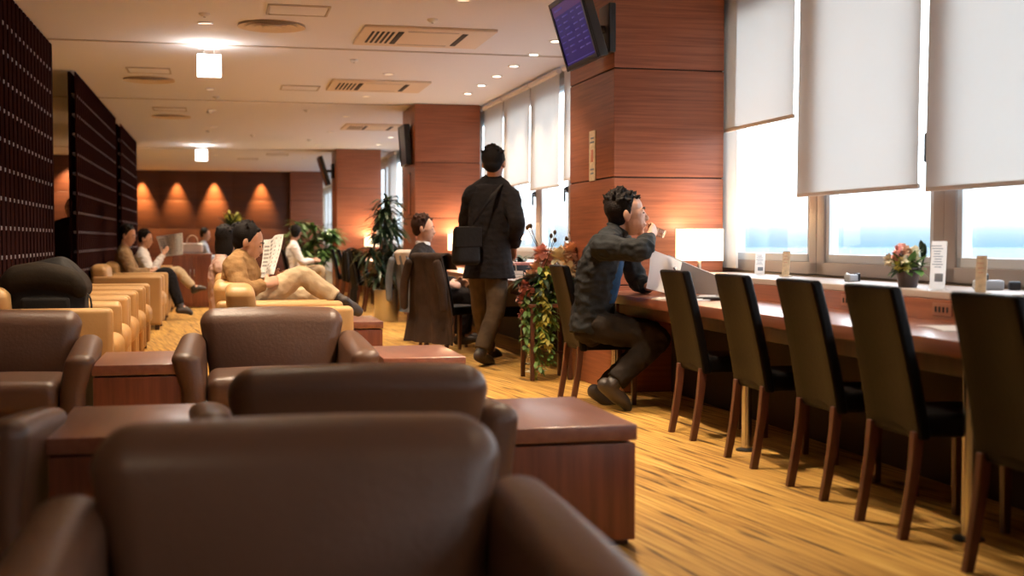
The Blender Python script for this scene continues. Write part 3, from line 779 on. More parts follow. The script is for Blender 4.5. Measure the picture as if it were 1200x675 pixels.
# ================================================================== TABLE LAMPS
def table_lamp(label, x, y, z, power):
    t = thing('table_lamp', label, 'lamp', (x, y, z), group='glowing lamps at the pillars')
    b = B(); lathe(b, [(0, 0), (.07, 0), (.07, .012), (.015, .02), (.012, .12), (0, .12)], 24); obj('base', b, M['chrome'], t)
    bb = B()
    for s in (-1, 1):
        rbox(bb, (.27, .004, .22), .0015, (0, s*.10, .195)); rbox(bb, (.004, .20, .22), .0015, (s*.135, 0, .195))
    obj('lamp_shade', bb, M['shade'], t)
    l = bpy.data.lights.new('bulb', 'POINT'); l.energy = power; l.shadow_soft_size = .06; l.color = (1, .66, .34)
    o = bpy.data.objects.new('bulb', l); COL.objects.link(o); o.parent = t; o.location = (0, 0, .30)
table_lamp('square-shaded glowing table lamp on the ledge against the near pillar', 3.225, 8.06, .851, 11)
table_lamp('glowing lamp behind the suited man against the second pillar', 3.15, 16.6, .851, 26)
table_lamp('glowing lamp beside the tall plant against the third pillar', 2.98, 25.25, .851, 40)

# ================================================================== PEOPLE
def frame(f, up=(0, 0, 1)):
    f = V(f).normalized(); r = f.cross(V(up)).normalized(); u = r.cross(f); return Matrix((r, f, u)).transposed()   # columns right, forward, up

def add_head(bm, c, Fm, H):
    def E_(p, r, fr=None): ell(bm, c + Fm @ (V(p)*H), [x*H for x in r], Fm if fr is None else Fm @ fr)
    E_((0, -.06, .12), (.325, .395, .36)); E_((0, .10, -.14), (.255, .27, .34)); E_((0, .11, -.01), (.285, .265, .24)); E_((0, .16, -.27), (.20, .20, .18)); E_((0, .25, -.41), (.10, .09, .075))
    for s in (-1, 1):
        E_((s*.15, .19, -.10), (.09, .105, .10)); E_((s*.11, .30, .085), (.085, .05, .035))
        E_((s*.325, -.03, -.03), (.03, .085, .145)); E_((s*.35, -.055, -.02), (.022, .06, .11))
        E_((s*.045, .37, -.12), (.03, .045, .026))
    tube(bm, [c + Fm @ (V(p)*H) for p in ((0, .31, .07), (0, .375, -.02), (0, .425, -.11), (0, .37, -.14))], [.032*H, .034*H, .042*H, .034*H], seg=8)
    E_((0, .345, -.225), (.10, .055, .03)); E_((0, .335, -.275), (.09, .055, .032))

def add_hand(bm, wr, d, n, s, curl, thumb, spread=.0):
    """palm and five fingers; d wrist to knuckles, n the way the palm faces, thumb the side (+1/-1) the thumb leaves from"""
    d = V(d).normalized(); n = V(n); n = (n - d*n.dot(d)).normalized(); l = d.cross(n)*thumb
    tube(bm, [wr - d*.01*s, wr + d*.03*s, wr + d*.075*s, wr + d*.09*s], [.026*s, .036*s, .040*s, .037*s], [.019*s, .016*s, .014*s, .012*s], side=l, seg=12)
    for i, (ln, off) in enumerate(((.070, .030), (.079, .010), (.073, -.010), (.057, -.029))):
        p = wr + d*(.086 - .004*abs(i-1))*s + l*off*s; pts = [p - d*.015*s, p]; a = 0; dd = (d + l*spread*off*20).normalized()
        for k, q in enumerate((.45, .31, .24)):
            a += curl[i]*(1.0, .9, .6)[k]; p = p + (dd*math.cos(a) + n*math.sin(a))*ln*q*s; pts.append(p)
        tube(bm, pts, [.0095*s, .0095*s, .009*s, .0085*s, .0075*s], seg=8, sub=2)
    p = wr + d*.022*s + l*.026*s; dirs = ((l*.75 + d*.6 + n*.25), (l*.35 + d*.8 + n*.55), (d*.8 + n*.7)); pts = [p - l*.012*s, p]
    for q, dd in zip((.040, .033, .026), dirs):
        p = p + dd.normalized()*q*s; pts.append(p)
    tube(bm, pts, [.012*s, .014*s, .012*s, .0105*s, .009*s], seg=8, sub=2)

def person(label, base, J, H=.24, f=(1, 0, 0), s=1.0, skin='skin', vox=.008, hair='hair', hairstyle='short', top=None, trousers=None, shoes='boot',
           collar=None, hands=None, group=None, coat_hem=None, topr=1.0, fold=.010, seed=1, shirt=None, bare_arm=False, cuff=.92):
    """J: joints in the room. The body is one continuous skin surface; hair and clothes are its children."""
    base = V(base); Fm = frame(f)
    j = {k: V(v) - base for k, v in J.items()}
    side = (j['shR']-j['shL']).normalized()
    b = B(); add_head(b, j['head'], Fm, H)
    tube(b, [j['neck'], (j['neck']+j['head'])/2 - Fm @ V((0, .02*H, .05*H)), j['head'] - Fm @ V((0, .06*H, .12*H))], [.062*s, .054*s, .054*s])
    up_ = j['neck']*.75 + j['chest']*.25
    tube(b, [j['pel'], j['waist'], j['chest'], up_, j['neck']], [.145*s, .125*s, .145*s, .13*s, .06*s], [.10*s, .088*s, .10*s, .08*s, .055*s], side=side, seg=18)
    for q in 'RL':
        tube(b, [j['neck'] + (j['head']-j['neck'])*.15, j['neck']*.5+j['sh'+q]*.5, j['sh'+q]], [.052*s, .058*s, .050*s])
        tube(b, [up_*.5+j['sh'+q]*.5, j['sh'+q], (j['sh'+q]+j['el'+q])/2, j['el'+q], (j['el'+q]*.6+j['wr'+q]*.4), j['wr'+q]], [.052*s, .052*s, .044*s, .037*s, .037*s, .025*s])
        tube(b, [j['pel']*.5+j['hip'+q]*.5, j['hip'+q], (j['hip'+q]+j['kn'+q])/2, j['kn'+q], j['kn'+q]*.6+j['an'+q]*.4, j['an'+q]], [.075*s, .078*s, .068*s, .05*s, .048*s, .033*s])
        tube(b, [j['an'+q], j['an'+q]*.5+j['toe'+q]*.5, j['toe'+q]], [.033*s, .032*s, .024*s])
        hd = (hands or {}).get(q)
        if hd: add_hand(b, j['wr'+q], hd[0], hd[1], s, hd[2], hd[3])
        else:
            dd = (j['wr'+q]-j['el'+q]).normalized(); nn = (j['pel']-j['wr'+q]); nn = nn if nn.cross(dd).length > .01 else V((0, 0, -1))
            add_hand(b, j['wr'+q], dd, nn, s, (.35, .4, .45, .5), 1 if q == 'R' else -1)
    root = obj('person', remesh(b, vox, 1), M[skin]); root.location = base
    setp(root, label, 'person', group)
    # face details
    b = B()
    for sg in (-1, 1): ell(b, j['head'] + Fm @ (V((sg*.125, .338, .015))*H), [.045*H, .03*H, .016*H], Fm, 10, 6)
    obj('eyes', b, M['eye'], root)
    b = B(); ell(b, j['head'] + Fm @ (V((0, .392, -.25))*H), [.075*H, .022*H, .014*H], Fm, 10, 6); obj('lips', b, M['lips'], root)
    b = B()
    for sg in (-1, 1): tube(b, [j['head'] + Fm @ (V((sg*x, y, z))*H) for x, y, z in ((.05, .372, .105), (.13, .362, .13), (.20, .315, .11))], [.012*H, .018*H, .010*H], seg=6)
    obj('eyebrows', b, M[hair], root)
    # hair
    b = B(); rnd = random.Random(seed)
    ell(b, j['head'] + Fm @ (V((0, -.140, .162))*H), [.360*H, .398*H, .375*H], Fm, 20, 14)
    ell(b, j['head'] + Fm @ (V((0, -.21, -.06))*H), [.29*H, .25*H, .26*H], Fm)
    for sg in (-1, 1): ell(b, j['head'] + Fm @ (V((sg*.325, .0, .05))*H), [.025*H, .06*H, .15*H], Fm)
    nt_ = dict(short=46, spiky=70, thin=20, long=40)[hairstyle]
    for k in range(nt_):
        th = rnd.uniform(0, 2*math.pi); ph = rnd.uniform(.02, 1.25); d = V((math.sin(ph)*math.cos(th), math.sin(ph)*math.sin(th), math.cos(ph)))
        if d.y > .5 and d.z < .45: continue
        ln = (.11 if hairstyle == 'spiky' else .08)*rnd.uniform(.5, 1.2)
        p = V((0, -.140, .162)) + V((d.x*.345, d.y*.39, d.z*.36)); e2 = p + (d + V((rnd.uniform(-.6, .6), rnd.uniform(-.2, .7), rnd.uniform(-.2, .3)))).normalized()*ln
        tube(b, [j['head'] + Fm @ (p*H), j['head'] + Fm @ (((p+e2)/2)*H), j['head'] + Fm @ (e2*H)], [.06*H, .045*H, .02*H], seg=6, sub=1)
    if hairstyle == 'long':
        for k in range(14):
            a = math.pi*(k/13) ; x = .33*math.cos(a); y = -.10 - .26*math.sin(a)
            tube(b, [j['head'] + Fm @ (V(p)*H) for p in ((x, y, .1), (x*1.05, y*1.02, -.3), (x*.9, y*1.0, -.55-.1*rnd.random()))], [.07*H, .065*H, .03*H], seg=6)
    obj('hair', remesh(b, max(.006, vox*.8), 1), M[hair], root)
    # upper garment
    if top:
        b = B(); k = s*topr
        hemp = [j['pel'] + (j['pel']-j['waist']).normalized()*.03*s] if not coat_hem else [j['pel'], V(coat_hem)-base]
        pts = [j['neck'] + (j['head']-j['neck'])*.26, up_*.6+j['neck']*.4, up_, j['chest'], j['waist']] + hemp
        ra = [.068*k, .115*k, .155*k, .180*k, .170*k] + ([.180*k] if not coat_hem else [.195*k, .215*k]); rb = [.066*k, .082*k, .105*k, .128*k, .122*k] + ([.130*k] if not coat_hem else [.155*k, .180*k])
        tube(b, pts, ra, rb, side=side, seg=24, caps=False)
        for q in 'RL':
            tube(b, [j['neck'] + (j['head']-j['neck'])*.12, j['neck']*.5+j['sh'+q]*.5 + V((0, 0, .012)), j['sh'+q]], [.062*k, .070*k, .072*k])
            we = j['wr'+q]*cuff + j['el'+q]*(1-cuff) if not bare_arm else j['el'+q]*.9+j['sh'+q]*.1
            ps = [up_*.45+j['sh'+q]*.55, j['sh'+q], (j['sh'+q]+j['el'+q])/2, j['el'+q], (j['el'+q]+j['wr'+q])/2, we] if not bare_arm else [up_*.45+j['sh'+q]*.55, j['sh'+q], (j['sh'+q]+j['el'+q])/2, we]
            tube(b, ps, ([.075*k, .078*k, .070*k, .062*k, .052*k, .042*k] if not bare_arm else [.075*k, .075*k, .068*k, .062*k]), caps=False, seg=14)
            ell(b, j['sh'+q], [.078*k]*3)
            if not bare_arm: ell(b, j['el'+q], [.060*k]*3)
        obj('jacket' if not shirt == 'only' else 'shirt', remesh(b, max(.009, vox), 2, fold, (11, 11, 17), seed*3.1), M[top], root)
        if collar:
            b = B(); nd = (j['head']-j['neck']).normalized(); c0 = j['neck'] + (j['head']-j['neck'])*.20
            tube(b, [c0, c0 + nd*.025*s, c0 + nd*.035*s], [.076*k, .070*k, .064*k], side=side, caps=False, seg=20); obj('collar', b, M[collar], root)
        if shirt and shirt != 'only':
            b = B(); ff = side.cross(V((0, 0, 1))); ff = -ff if ff.dot(V(f)) < 0 else ff
            tube(b, [j['neck']*.9+j['chest']*.1 + ff*.035*s, j['chest'] + ff*.085*s, j['waist'] + ff*.075*s], [.03*k, .075*k, .085*k], [.03*k, .055*k, .058*k], side=side, seg=14)
            obj('shirt', remesh(b, .01, 1, .006, (14, 14, 14), seed), M[shirt], root)
    if trousers:
        b = B()
        tube(b, [j['waist']*.35+j['pel']*.65, j['pel']], [.150*s, .155*s], [.11*s, .115*s], side=side, seg=18)
        for q in 'RL':
            tube(b, [j['pel']*.55+j['hip'+q]*.45, j['hip'+q], (j['hip'+q]+j['kn'+q])/2, j['kn'+q], (j['kn'+q]+j['an'+q])/2, j['an'+q]*.96+j['kn'+q]*.04], [.09*s, .098*s, .088*s, .075*s, .068*s, .064*s], caps=False, seg=16)
            ell(b, j['kn'+q], [.075*s]*3); ell(b, j['hip'+q], [.098*s]*3)
        obj('trousers', remesh(b, max(.009, vox), 2, fold*.8, (13, 13, 13), seed*1.7), M[trousers], root)
    if shoes:
        for q in 'RL':
            b = B(); a, t_ = j['an'+q], j['toe'+q]; d = (t_-a); dl = d.normalized(); up = V((0, 0, 1)); up = (j['kn'+q]-a).normalized()
            heel = a - up*.05*s - (dl - up*dl.dot(up)).normalized()*.035*s
            tube(b, [a + up*.035*s, a, a - up*.03*s], [.046*s, .047*s, .046*s], caps=False, seg=12)
            tube(b, [heel, a*.6+t_*.4 - up*.02*s, a*.25+t_*.75, t_], [.040*s, .046*s, .048*s, .036*s], [.045*s, .048*s, .038*s, .026*s], side=(dl.cross(up)), seg=12)
            obj('shoe', remesh(b, .007, 1), M[shoes], root)
    return root

# --- the man drinking at the near counter
Jd = dict(pel=P(699, 384, 7.69), waist=P(702, 350, 7.69), chest=P(710, 311, 7.67), neck=P(719, 276, 7.66), head=P(736, 251, 7.63),
          shR=P(707, 290, 7.46), elR=P(752, 293, 7.22), wrR=P(762, 275, 7.43), shL=P(729, 286, 7.88), elL=P(748, 330, 7.92), wrL=P(763, 337, 7.72),
          hipR=P(703, 383, 7.58), hipL=P(706, 381, 7.80), knR=P(771, 397, 7.44), knL=P(768, 394, 7.90), anR=P(719, 449, 7.40), anL=P(706, 457, 7.74), toeR=P(735, 478, 7.42), toeL=P(720, 474, 7.74))
for k_ in ('pel', 'waist', 'chest'): Jd[k_].x -= .035
hdR = P(771, 263, 7.55) - Jd['wrR']
person('man in a dark jacket drinking from a glass at the near counter', (P(700, 384, 7.69).x, 7.69, 0), Jd, H=.292, f=(.95, -.30, .04), s=1.08, vox=.0065, hair='hair', hairstyle='spiky',
       top='jacketnavy', trousers='trouserdark', shoes='boot', shirt='shirtblue', topr=1.0, fold=.011, seed=4, collar='jacketnavy', cuff=.80,
       hands={'R': (hdR, V((.15, .9, .25)), (.55, .55, .5, .5), -1), 'L': (V((.9, -.35, .15)), V((0, -.3, -1)), (.5, .5, .5, .55), 1)})
g = thing('drinking_glass', 'clear glass tipped to the mouth of the drinking man', 'glass', P(771, 272, 7.535))
g.rotation_euler = (R(-10), R(-70), R(-20))
b = B(); lathe(b, [(0, -.045), (.026, -.045), (.033, .055), (.031, .055), (.0245, -.040), (0, -.040)], 24); obj('cup', b, M['cupglass'], g)
b = B(); lathe(b, [(0, -.039), (.0244, -.039), (.028, .005), (0, .006)], 20); obj('drink', b, M['cupglass'], g)

# --- the standing man seen from behind
Js = dict(pel=P(573, 312, 10.56), waist=P(573, 283, 10.56), chest=P(575, 245, 10.56), neck=P(578, 213, 10.55), head=P(579, 192, 10.52),
          shR=P(598, 231, 10.44), elR=P(606, 262, 10.32), wrR=P(603, 290, 10.52), shL=P(554, 229, 10.66), elL=P(546, 262, 10.82), wrL=P(558, 288, 11.0),
          hipR=P(582, 316, 10.53), hipL=P(563, 316, 10.64), knR=P(581, 363, 10.40), knL=P(564, 366, 10.78), anR=P(564, 412, 10.28), anL=P(572, 408, 11.05), toeR=P(575, 425, 10.55), toeL=P(585, 417, 11.25))
person('standing man in a long black coat seen from behind, bag across his back', (P(573, 312, 10.56).x, 10.56, 0), Js, H=.285, f=(.45, .87, -.18), s=1.1, vox=.009, hairstyle='short', top='coatblack', trousers='trouserolive', shoes='boot',
       coat_hem=P(573, 326, 10.56), topr=1.03, fold=.005, seed=9)
t = thing('shoulder_bag', 'black shoulder bag hanging at the back of the standing man', 'bag', P(546, 288, 10.36)); t.rotation_euler.z = R(18)
def bagf(p): return V((p.x*(1+.06*(-p.z/.17)), p.y*(1+.3*(-p.z/.17)), p.z))
obj('bag_body', bx((.25, .095, .33), (0, 0, 0), .045, fn=bagf, ns=4, nf=3), M['bagdark'], t)
obj('flap', bx((.256, .02, .17), (0, -.046, .075), .008, ns=3), M['bagdark'], t)
b = B(); q = t.matrix_basis.inverted() if False else Matrix.Translation(t.location) @ Matrix.Rotation(R(18), 4, 'Z'); q = q.inverted()
tube(b, [q @ P(555, 262, 10.33), q @ P(566, 245, 10.32), q @ P(578, 228, 10.34), q @ P(588, 216, 10.42)], .016, .005, side=(0.7, 0, 0.5), seg=8); obj('strap', b, M['bagdark'], t)

# --- the suited man at the middle counter
Ju = dict(pel=P(497, 346, 12.35), waist=P(497, 330, 12.35), chest=P(497, 311, 12.35), neck=P(495, 291, 12.35), head=P(497, 268, 12.33), shR=P(489, 301, 12.14), elR=P(503, 330, 12.05), wrR=P(527, 333, 12.12), shL=P(502, 300, 12.55), elL=P(515, 328, 12.6), wrL=P(535, 330, 12.5),
          hipR=P(499, 347, 12.25), hipL=P(502, 346, 12.47), knR=P(543, 347, 12.2), knL=P(546, 346, 12.5), anR=P(540, 393, 12.2), anL=P(545, 391, 12.5), toeR=P(560, 399, 12.18), toeL=P(564, 396, 12.48))
person('young man in a dark suit and white collar sitting at the middle counter', (P(497, 346, 12.35).x, 12.35, 0), Ju, H=.265, f=(.93, -.30, -.12), s=1.04, vox=.009, hair='hairbrown', hairstyle='spiky', top='suit', trousers='suit', collar='white', seed=12, fold=.008)

# --- the reading man in beige, middle row
Jr = dict(pel=P(281, 360, 9.42), waist=P(279, 345, 9.42), chest=P(281, 326, 9.42), neck=P(283, 303, 9.42), head=P(292, 284, 9.42), shR=P(274, 313, 9.22), elR=P(285, 342, 9.10), wrR=P(311, 333, 9.2), shL=P(289, 312, 9.62), elL=P(305, 338, 9.7), wrL=P(324, 328, 9.62),
          hipR=P(290, 360, 9.32), hipL=P(292, 359, 9.54), knR=P(352, 324, 9.34), knL=P(362, 350, 9.62), anR=P(395, 350, 9.30), anL=P(372, 402, 9.66), toeR=P(421, 366, 9.28), toeL=P(392, 412, 9.66))
person('man in a beige jacket and pale trousers reading with crossed legs', (P(281, 360, 9.42).x, 9.42, 0), Jr, H=.268, f=(.90, -.15, -.38), s=1.05, vox=.009, hair='hair', hairstyle='thin', top='beigejacket', trousers='beigetrouser', seed=21, fold=.009, topr=1.02)
def newspaper(label, corners, m='news', n=2, names=('page', 'print')):
    """an open, slightly curled paper between four places of the room (top left, top right, bottom left, bottom right)"""
    a, b_, c, d = [V(p) for p in corners]; o = (a+b_+c+d)/4
    t = thing('newspaper' if m == 'news' else 'paper_sheet', label, 'newspaper' if m == 'news' else 'paper', o)
    nrm = (b_-a).cross(c-a).normalized()
    def fn(u, v):
        p = (a*(1-u)+b_*u)*(1-v) + (c*(1-u)+d*u)*v
        return p - o + nrm*(.018*math.sin(u*math.pi*n) + .012*math.sin(v*3+u))
    b = B(); sheet(b, fn, 12, 8, .003); obj('page', b, M[m], t)
    if m == 'news':
        b = B()
        for col in range(4):
            for row in range(9):
                if (col*3+row*5) % 7 == 0: continue
                u0 = .04+.24*col; v0 = .06+.1*row
                for sg in (-1, 1):
                    q = [fn(u0, v0)+nrm*.0026*sg, fn(u0+.19, v0)+nrm*.0026*sg, fn(u0+.19, v0+.05)+nrm*.0026*sg, fn(u0, v0+.05)+nrm*.0026*sg]
                    b.faces.new([b.verts.new(x) for x in q])
        obj('printed_columns', b, M['newsink'], t, smooth=False)
    return t
newspaper('grey newspaper held by the reading man in beige', (P(309, 281, 9.75), P(331, 274, 9.50), P(303, 325, 9.62), P(322, 322, 9.40)))

# --- people along the partition
def seated(label, px, py_head, Y, H=.25, top='tanjacket', trousers='trouserdark', knee=None, ank=None, toe=None, wr=None, **kw):
    """a person sitting, facing +x, head at pixel (px, py_head)"""
    h = P(px, py_head, Y); m = V((h.x, Y, h.z))
    J = dict(head=m, neck=m+V((-.06, 0, -.19)), chest=m+V((-.05, 0, -.37)), waist=m+V((-.05, 0, -.55)), pel=m+V((-.04, 0, -.66)))
    for q, s in (('R', -1), ('L', 1)):
        J['sh'+q] = m+V((-.05, s*.19, -.25)); J['el'+q] = m+V((.08, s*.25, -.50)); J['wr'+q] = (V(wr)+V((0, s*.10, 0))) if wr is not None else m+V((.30, s*.15, -.48))
        J['hip'+q] = m+V((.0, s*.10, -.67)); J['kn'+q] = (V(knee) if knee is not None else m+V((.42, 0, -.64)))+V((0, s*.09, 0))
        J['an'+q] = (V(ank) if ank is not None else V((m.x+.44, Y, .10)))+V((0, s*.09, 0)); J['toe'+q] = (V(toe) if toe is not None else V((m.x+.62, Y, .035)))+V((0, s*.09, 0))
    return person(label, (m.x-.04, Y, 0), J, H=H, f=kw.pop('f', (.93, -.2, -.2)), top=top, trousers=trousers, vox=kw.pop('vox', .011), **kw)
seated('man in a tan jacket and dark trousers sitting by the partition', 150, 276, 17.5, .27, 'tanjacket', 'coatblack', knee=P(197, 320, 17.4), ank=P(211, 358, 17.3), toe=P(224, 367, 17.3), seed=31, s=1.03, f=(.85, -.35, -.3), wr=P(178, 318, 17.4))
p6 = seated('man in a white shirt reading a wide newspaper by the partition', 171, 280, 19.55, .26, 'white', 'beigetrouser', knee=P(208, 318, 19.5), ank=P(226, 336, 19.5), toe=P(240, 338, 19.5), seed=33, shirt='only', wr=P(192, 297, 19.5), f=(.9, -.25, -.25))
newspaper('wide open newspaper held by the man in the white shirt', (P(183, 277, 19.8), P(213, 273, 19.3), P(190, 301, 19.75), P(215, 298, 19.25)))
seated('person in a pale blue shirt seated far back near the glowing wall', 241, 275, 27.5, .26, 'bluewhite', 'navy', seed=35, shirt='only')
seated('dark-haired woman in a pale pink top behind the reading man in beige', 266, 281, 11.93, .25, 'pink', 'navy', seed=36, hairstyle='long', shirt='only', f=(.6, .75, -.1))
seated('second dark-haired person in black, just past the woman in pink', 281, 275, 12.85, .22, 'coatblack', 'navy', seed=37, hairstyle='long', f=(.7, .7, 0))
seated('person in a pale top sitting left of the leafy plant, far down the hall', 347, 273, 21.8, .25, 'white', 'beigetrouser', seed=38, shirt='only', f=(.3, .9, 0))
b9 = P(84, 300, 17.2)
J9 = dict(head=V((b9.x, 17.2, 1.50)), neck=V((b9.x, 17.2, 1.32)), chest=V((b9.x, 17.2, 1.14)), waist=V((b9.x, 17.2, .94)), pel=V((b9.x, 17.2, .82)))
for q, s in (('R', 1), ('L', -1)):
    yy = 17.2 + s*.05
    J9.update({'sh'+q: V((b9.x+s*.17, yy, 1.26)), 'el'+q: V((b9.x+s*.21, yy, .98)), 'wr'+q: V((b9.x+s*.20, yy-.12, .80)), 'hip'+q: V((b9.x+s*.09, yy, .80)), 'kn'+q: V((b9.x+s*.09, yy, .44)), 'an'+q: V((b9.x+s*.09, yy, .09)), 'toe'+q: V((b9.x+s*.10, yy-.15, .03))})
person('standing person in dark clothes glimpsed in the gap between the partitions', (b9.x, 17.2, 0), J9, H=.23, f=(-.6, -.8, 0), s=.92, vox=.011, top='coatblack', trousers='coatblack', seed=40, coat_hem=V((b9.x, 17.2, .70)))
dup(chair, 'dark chair left of the leafy plant, far down the hall', (P(347, 273, 21.8).x+.02, 21.8, 0), R(90), 'dining chairs at the far counter')
dup(boxy, 'tan armchair at the far end, under the person in pale blue', (P(241, 275, 27.5).x+.10, 27.5, 0), R(90), GB)

# ================================================================== COATS AND BAGS ON THE CHAIRS
def chair_coat(label, name, loc, rz, m, width, rear, front, seed, flare=.25, lean=0.0):
    """a garment hung over a chair's back, in that chair's frame"""
    t = thing(name, label, 'coat', loc, R(rz)); L1 = .93-front; L2 = .93-rear; tot = L1+.12+L2
    def yb(z): k = (z-.36)/.555; return .150 + .09*k + .03*k*k
    def fn(u, v):
        d = v*tot; x = (u-.5)*width; ph = u*17+seed
        if d < L1: z = front+d; y = yb(z)-.052-.012*abs(math.sin(ph))*(1-d/L1); dr = (L1-d)
        elif d < L1+.12: k = (d-L1)/.12; z = .93+.022*math.sin(k*math.pi)+.02*math.sin(u*3.1)*0; y = yb(.915)-.052+.112*k; dr = 0
        else:
            dr = d-L1-.12; z = .93-dr; y = yb(max(z, .30))+.060+(.018+.040*dr)*abs(math.sin(ph*.5+1.3*dr))+.05*dr*lean + (0 if z > .30 else .02)
        x *= 1+flare*dr
        return V((x, y, z))
    b = B(); sheet(b, fn, 26, 30, .014); obj('cloth', b, M[m], t, angle=80)
    if name == 'coat':
        for s in (-1, 1):
            b = B(); tube(b, [(s*width*.42, .37, .86), (s*(width*.5+.03), .37, .66), (s*(width*.5+.05), .36, .44)], [.05, .052, .045], [.035, .035, .03], side=(1, 0, 0)); obj('sleeve', b, M[m], t)
    return t
chair_coat('long dark brown coat over a chair in front of the suited man', 'coat', (2.17, 11.72, 0), 118, 'coatbrown', .52, .10, .80, 2, .55, 1.2)
chair_coat('blue-grey jacket hung over a chair behind the suited man', 'coat', (2.20, 13.25, 0), 112, 'coatgrey', .44, .30, .55, 5, .1)
t = chair_coat('cream scarf lying over the top of the blue-grey jacket', 'scarf', (2.19, 13.25, .016), 112, 'scarf', .34, .80, .80, 8, .1)
chair_coat('black coat hung over a chair at the far counter', 'coat', (2.28, 19.7, 0), 90, 'bagdark', .52, .10, .6, 11, .35)

t = thing('backpack', 'bulky black and olive bag on the armchair at the left, above the taupe armchair', 'bag', (-1.12, 8.60, .452))
def bp(p): return V((p.x*(1-.35*max(0, p.z/.25)**2), p.y*(1-.2*max(0, p.z/.25)), p.z + .02*math.sin(p.x*9)))
b = B(); rbox(b, (.50, .46, .50), .13, (0, 0, .25), ns=6, nf=6, fn=bp); obj('bag_body', b, M['bagdark'], t)
b = B(); rbox(b, (.54, .50, .20), .09, (.0, 0, .385), ns=5, nf=6, fn=lambda p: V((p.x*(1-.9*max(0, p.z)), p.y, p.z - .55*p.x*p.x - .10*max(0, p.x)))); obj('top_flap', b, M['bagolive'], t)
b = B(); rbox(b, (.30, .06, .18), .025, (.02, -.235, .17), ns=4); obj('front_pocket', b, M['bagdark'], t)
b = B(); tube(b, [(.24, -.1, .30), (.285, -.12, .24), (.29, -.13, .10), (.26, -.14, .03)], .018, .006, side=(0, 1, 0)); obj('strap', b, M['bagdark'], t)
b = B(); rbox(b, (.03, .012, .02), .004, (.10, -.268, .12)); obj('buckle', b, M['whiteplastic'], t)

t = thing('cabinet', 'low reddish cabinet past the seated readers with a white handbag on it', 'cabinet', (-.46, 20.6, 0))
obj('carcass', bx((.60, .42, .82), (0, 0, .42), .005), M['sidetable'], t); obj('cabinet_top', bx((.63, .45, .03), (0, 0, .845), .005), M['sidetop'], t)
for s in (-1, 1):
    d = obj('cabinet_door', bx((.285, .018, .74), (s*.147, -.215, .43), .004), M['sidetable'], t); obj('handle', bx((.012, .02, .12), (s*.03, -.232, .55), .004), M['chrome'], d)
t = thing('handbag', 'white handbag standing on the low reddish cabinet', 'bag', (-.46, 20.6, .861))
obj('bag_body', bx((.34, .14, .17), (0, 0, .085), .04, ns=4, nf=3, fn=lambda p: V((p.x*(1-.5*max(0, p.z)), p.y*(1-2.2*max(0, p.z)), p.z))), M['white'], t)
b = B()
for s in (-1, 1): tube(b, [(-.09, s*.04, .15), (-.07, s*.03, .25), (0, s*.02, .29), (.07, s*.03, .25), (.09, s*.04, .15)], .009)
obj('handle_pair', b, M['scarf'], t)
t = thing('paper_bag', 'pale paper carrier bag on the chair beyond the flowers', 'bag', (2.62, 11.35, .456), R(15))
b = B()
for s in (-1, 1):
    rbox(b, (.26, .004, .33), .001, (0, s*.06, .165), fn=lambda p: V((p.x*(1+.1*p.z), p.y, p.z)), nf=2); rbox(b, (.004, .12, .33), .001, (s*.128, 0, .165), fn=lambda p: V((p.x, p.y, p.z)))
rbox(b, (.256, .12, .004), .001, (0, 0, .002)); obj('bag_body', b, M['kraft'], t)
b = B()
for s in (-1, 1): tube(b, [(-.06, s*.06, .31), (-.05, s*.06, .39), (0, s*.06, .42), (.05, s*.06, .39), (.06, s*.06, .31)], .004)
obj('handle_pair', b, M['kraft'], t)

# ================================================================== PLANTS
def strap_leaf(b, base, d, ln, wd, droop, rnd, n=6):
    d = V(d).normalized(); s = d.cross(V((0, 0, 1))); s = s.normalized() if s.length > .05 else V((1, 0, 0)); rows = []
    p = V(base); dd = d.copy()
    for k in range(n+1):
        t_ = k/n; ww = wd*(math.sin(math.pi*min(1, .12+.88*t_))**.7) if k < n else .001
        up = s.cross(dd).normalized()
        rows.append((b.verts.new(p - s*ww/2 + up*.08*ww), b.verts.new(p), b.verts.new(p + s*ww/2 + up*.08*ww)))
        dd = (dd + V((0, 0, -droop/n))).normalized(); p = p + dd*ln/n
    for a, c in zip(rows, rows[1:]):
        b.faces.new((a[0], a[1], c[1], c[0])); b.faces.new((a[1], a[2], c[2], c[1]))
def rosette(b, c, n, ln, wd, rnd, lo=-.3, hi=1.0, droop=1.1):
    for k in range(n):
        a = rnd.uniform(0, 2*math.pi); el = rnd.uniform(lo, hi)
        strap_leaf(b, V(c)+V((rnd.uniform(-.02, .02), rnd.uniform(-.02, .02), rnd.uniform(-.08, .05))), (math.cos(a), math.sin(a), el), ln*rnd.uniform(.7, 1.15), wd, droop, rnd)
t = thing('potted_dracaena', 'tall dark plant with strap leaves in a round steel planter', 'plant', (2.13, 16.42, 0)); rnd = random.Random(5)
b = B(); lathe(b, [(0, 0), (.155, 0), (.158, .01), (.158, .42), (.148, .42), (.148, .36), (0, .36)], 40); obj('planter', b, M['steel'], t)
b = B(); lathe(b, [(0, .355), (.147, .355), (.147, .375), (0, .385)], 24); obj('soil', b, M['soil'], t)
heads = [(.03, .02, 1.56), (-.07, -.05, 1.22), (.10, .03, 1.27), (-.20, -.04, .92), (-.02, .10, 1.0), (.12, -.06, .88), (-.10, -.10, .66), (.07, .08, .62), (-.03, -.02, 1.40)]
b = B()
for h in heads: tube(b, [(h[0]*.15, h[1]*.15, .36), (h[0]*.5, h[1]*.5, .36+(h[2]-.36)*.5), h], [.022, .018, .014], seg=8)
obj('trunk', b, M['stem'], t)
b = B()
for h in heads: rosette(b, h, 46, .34, .045, rnd, -.5, 1.1, 1.2)
obj('foliage', b, M['leaf'], t)
t = thing('leafy_plant', 'bushy green plant in front of the third pillar', 'plant', (1.74, 24.2, 0)); rnd = random.Random(8)
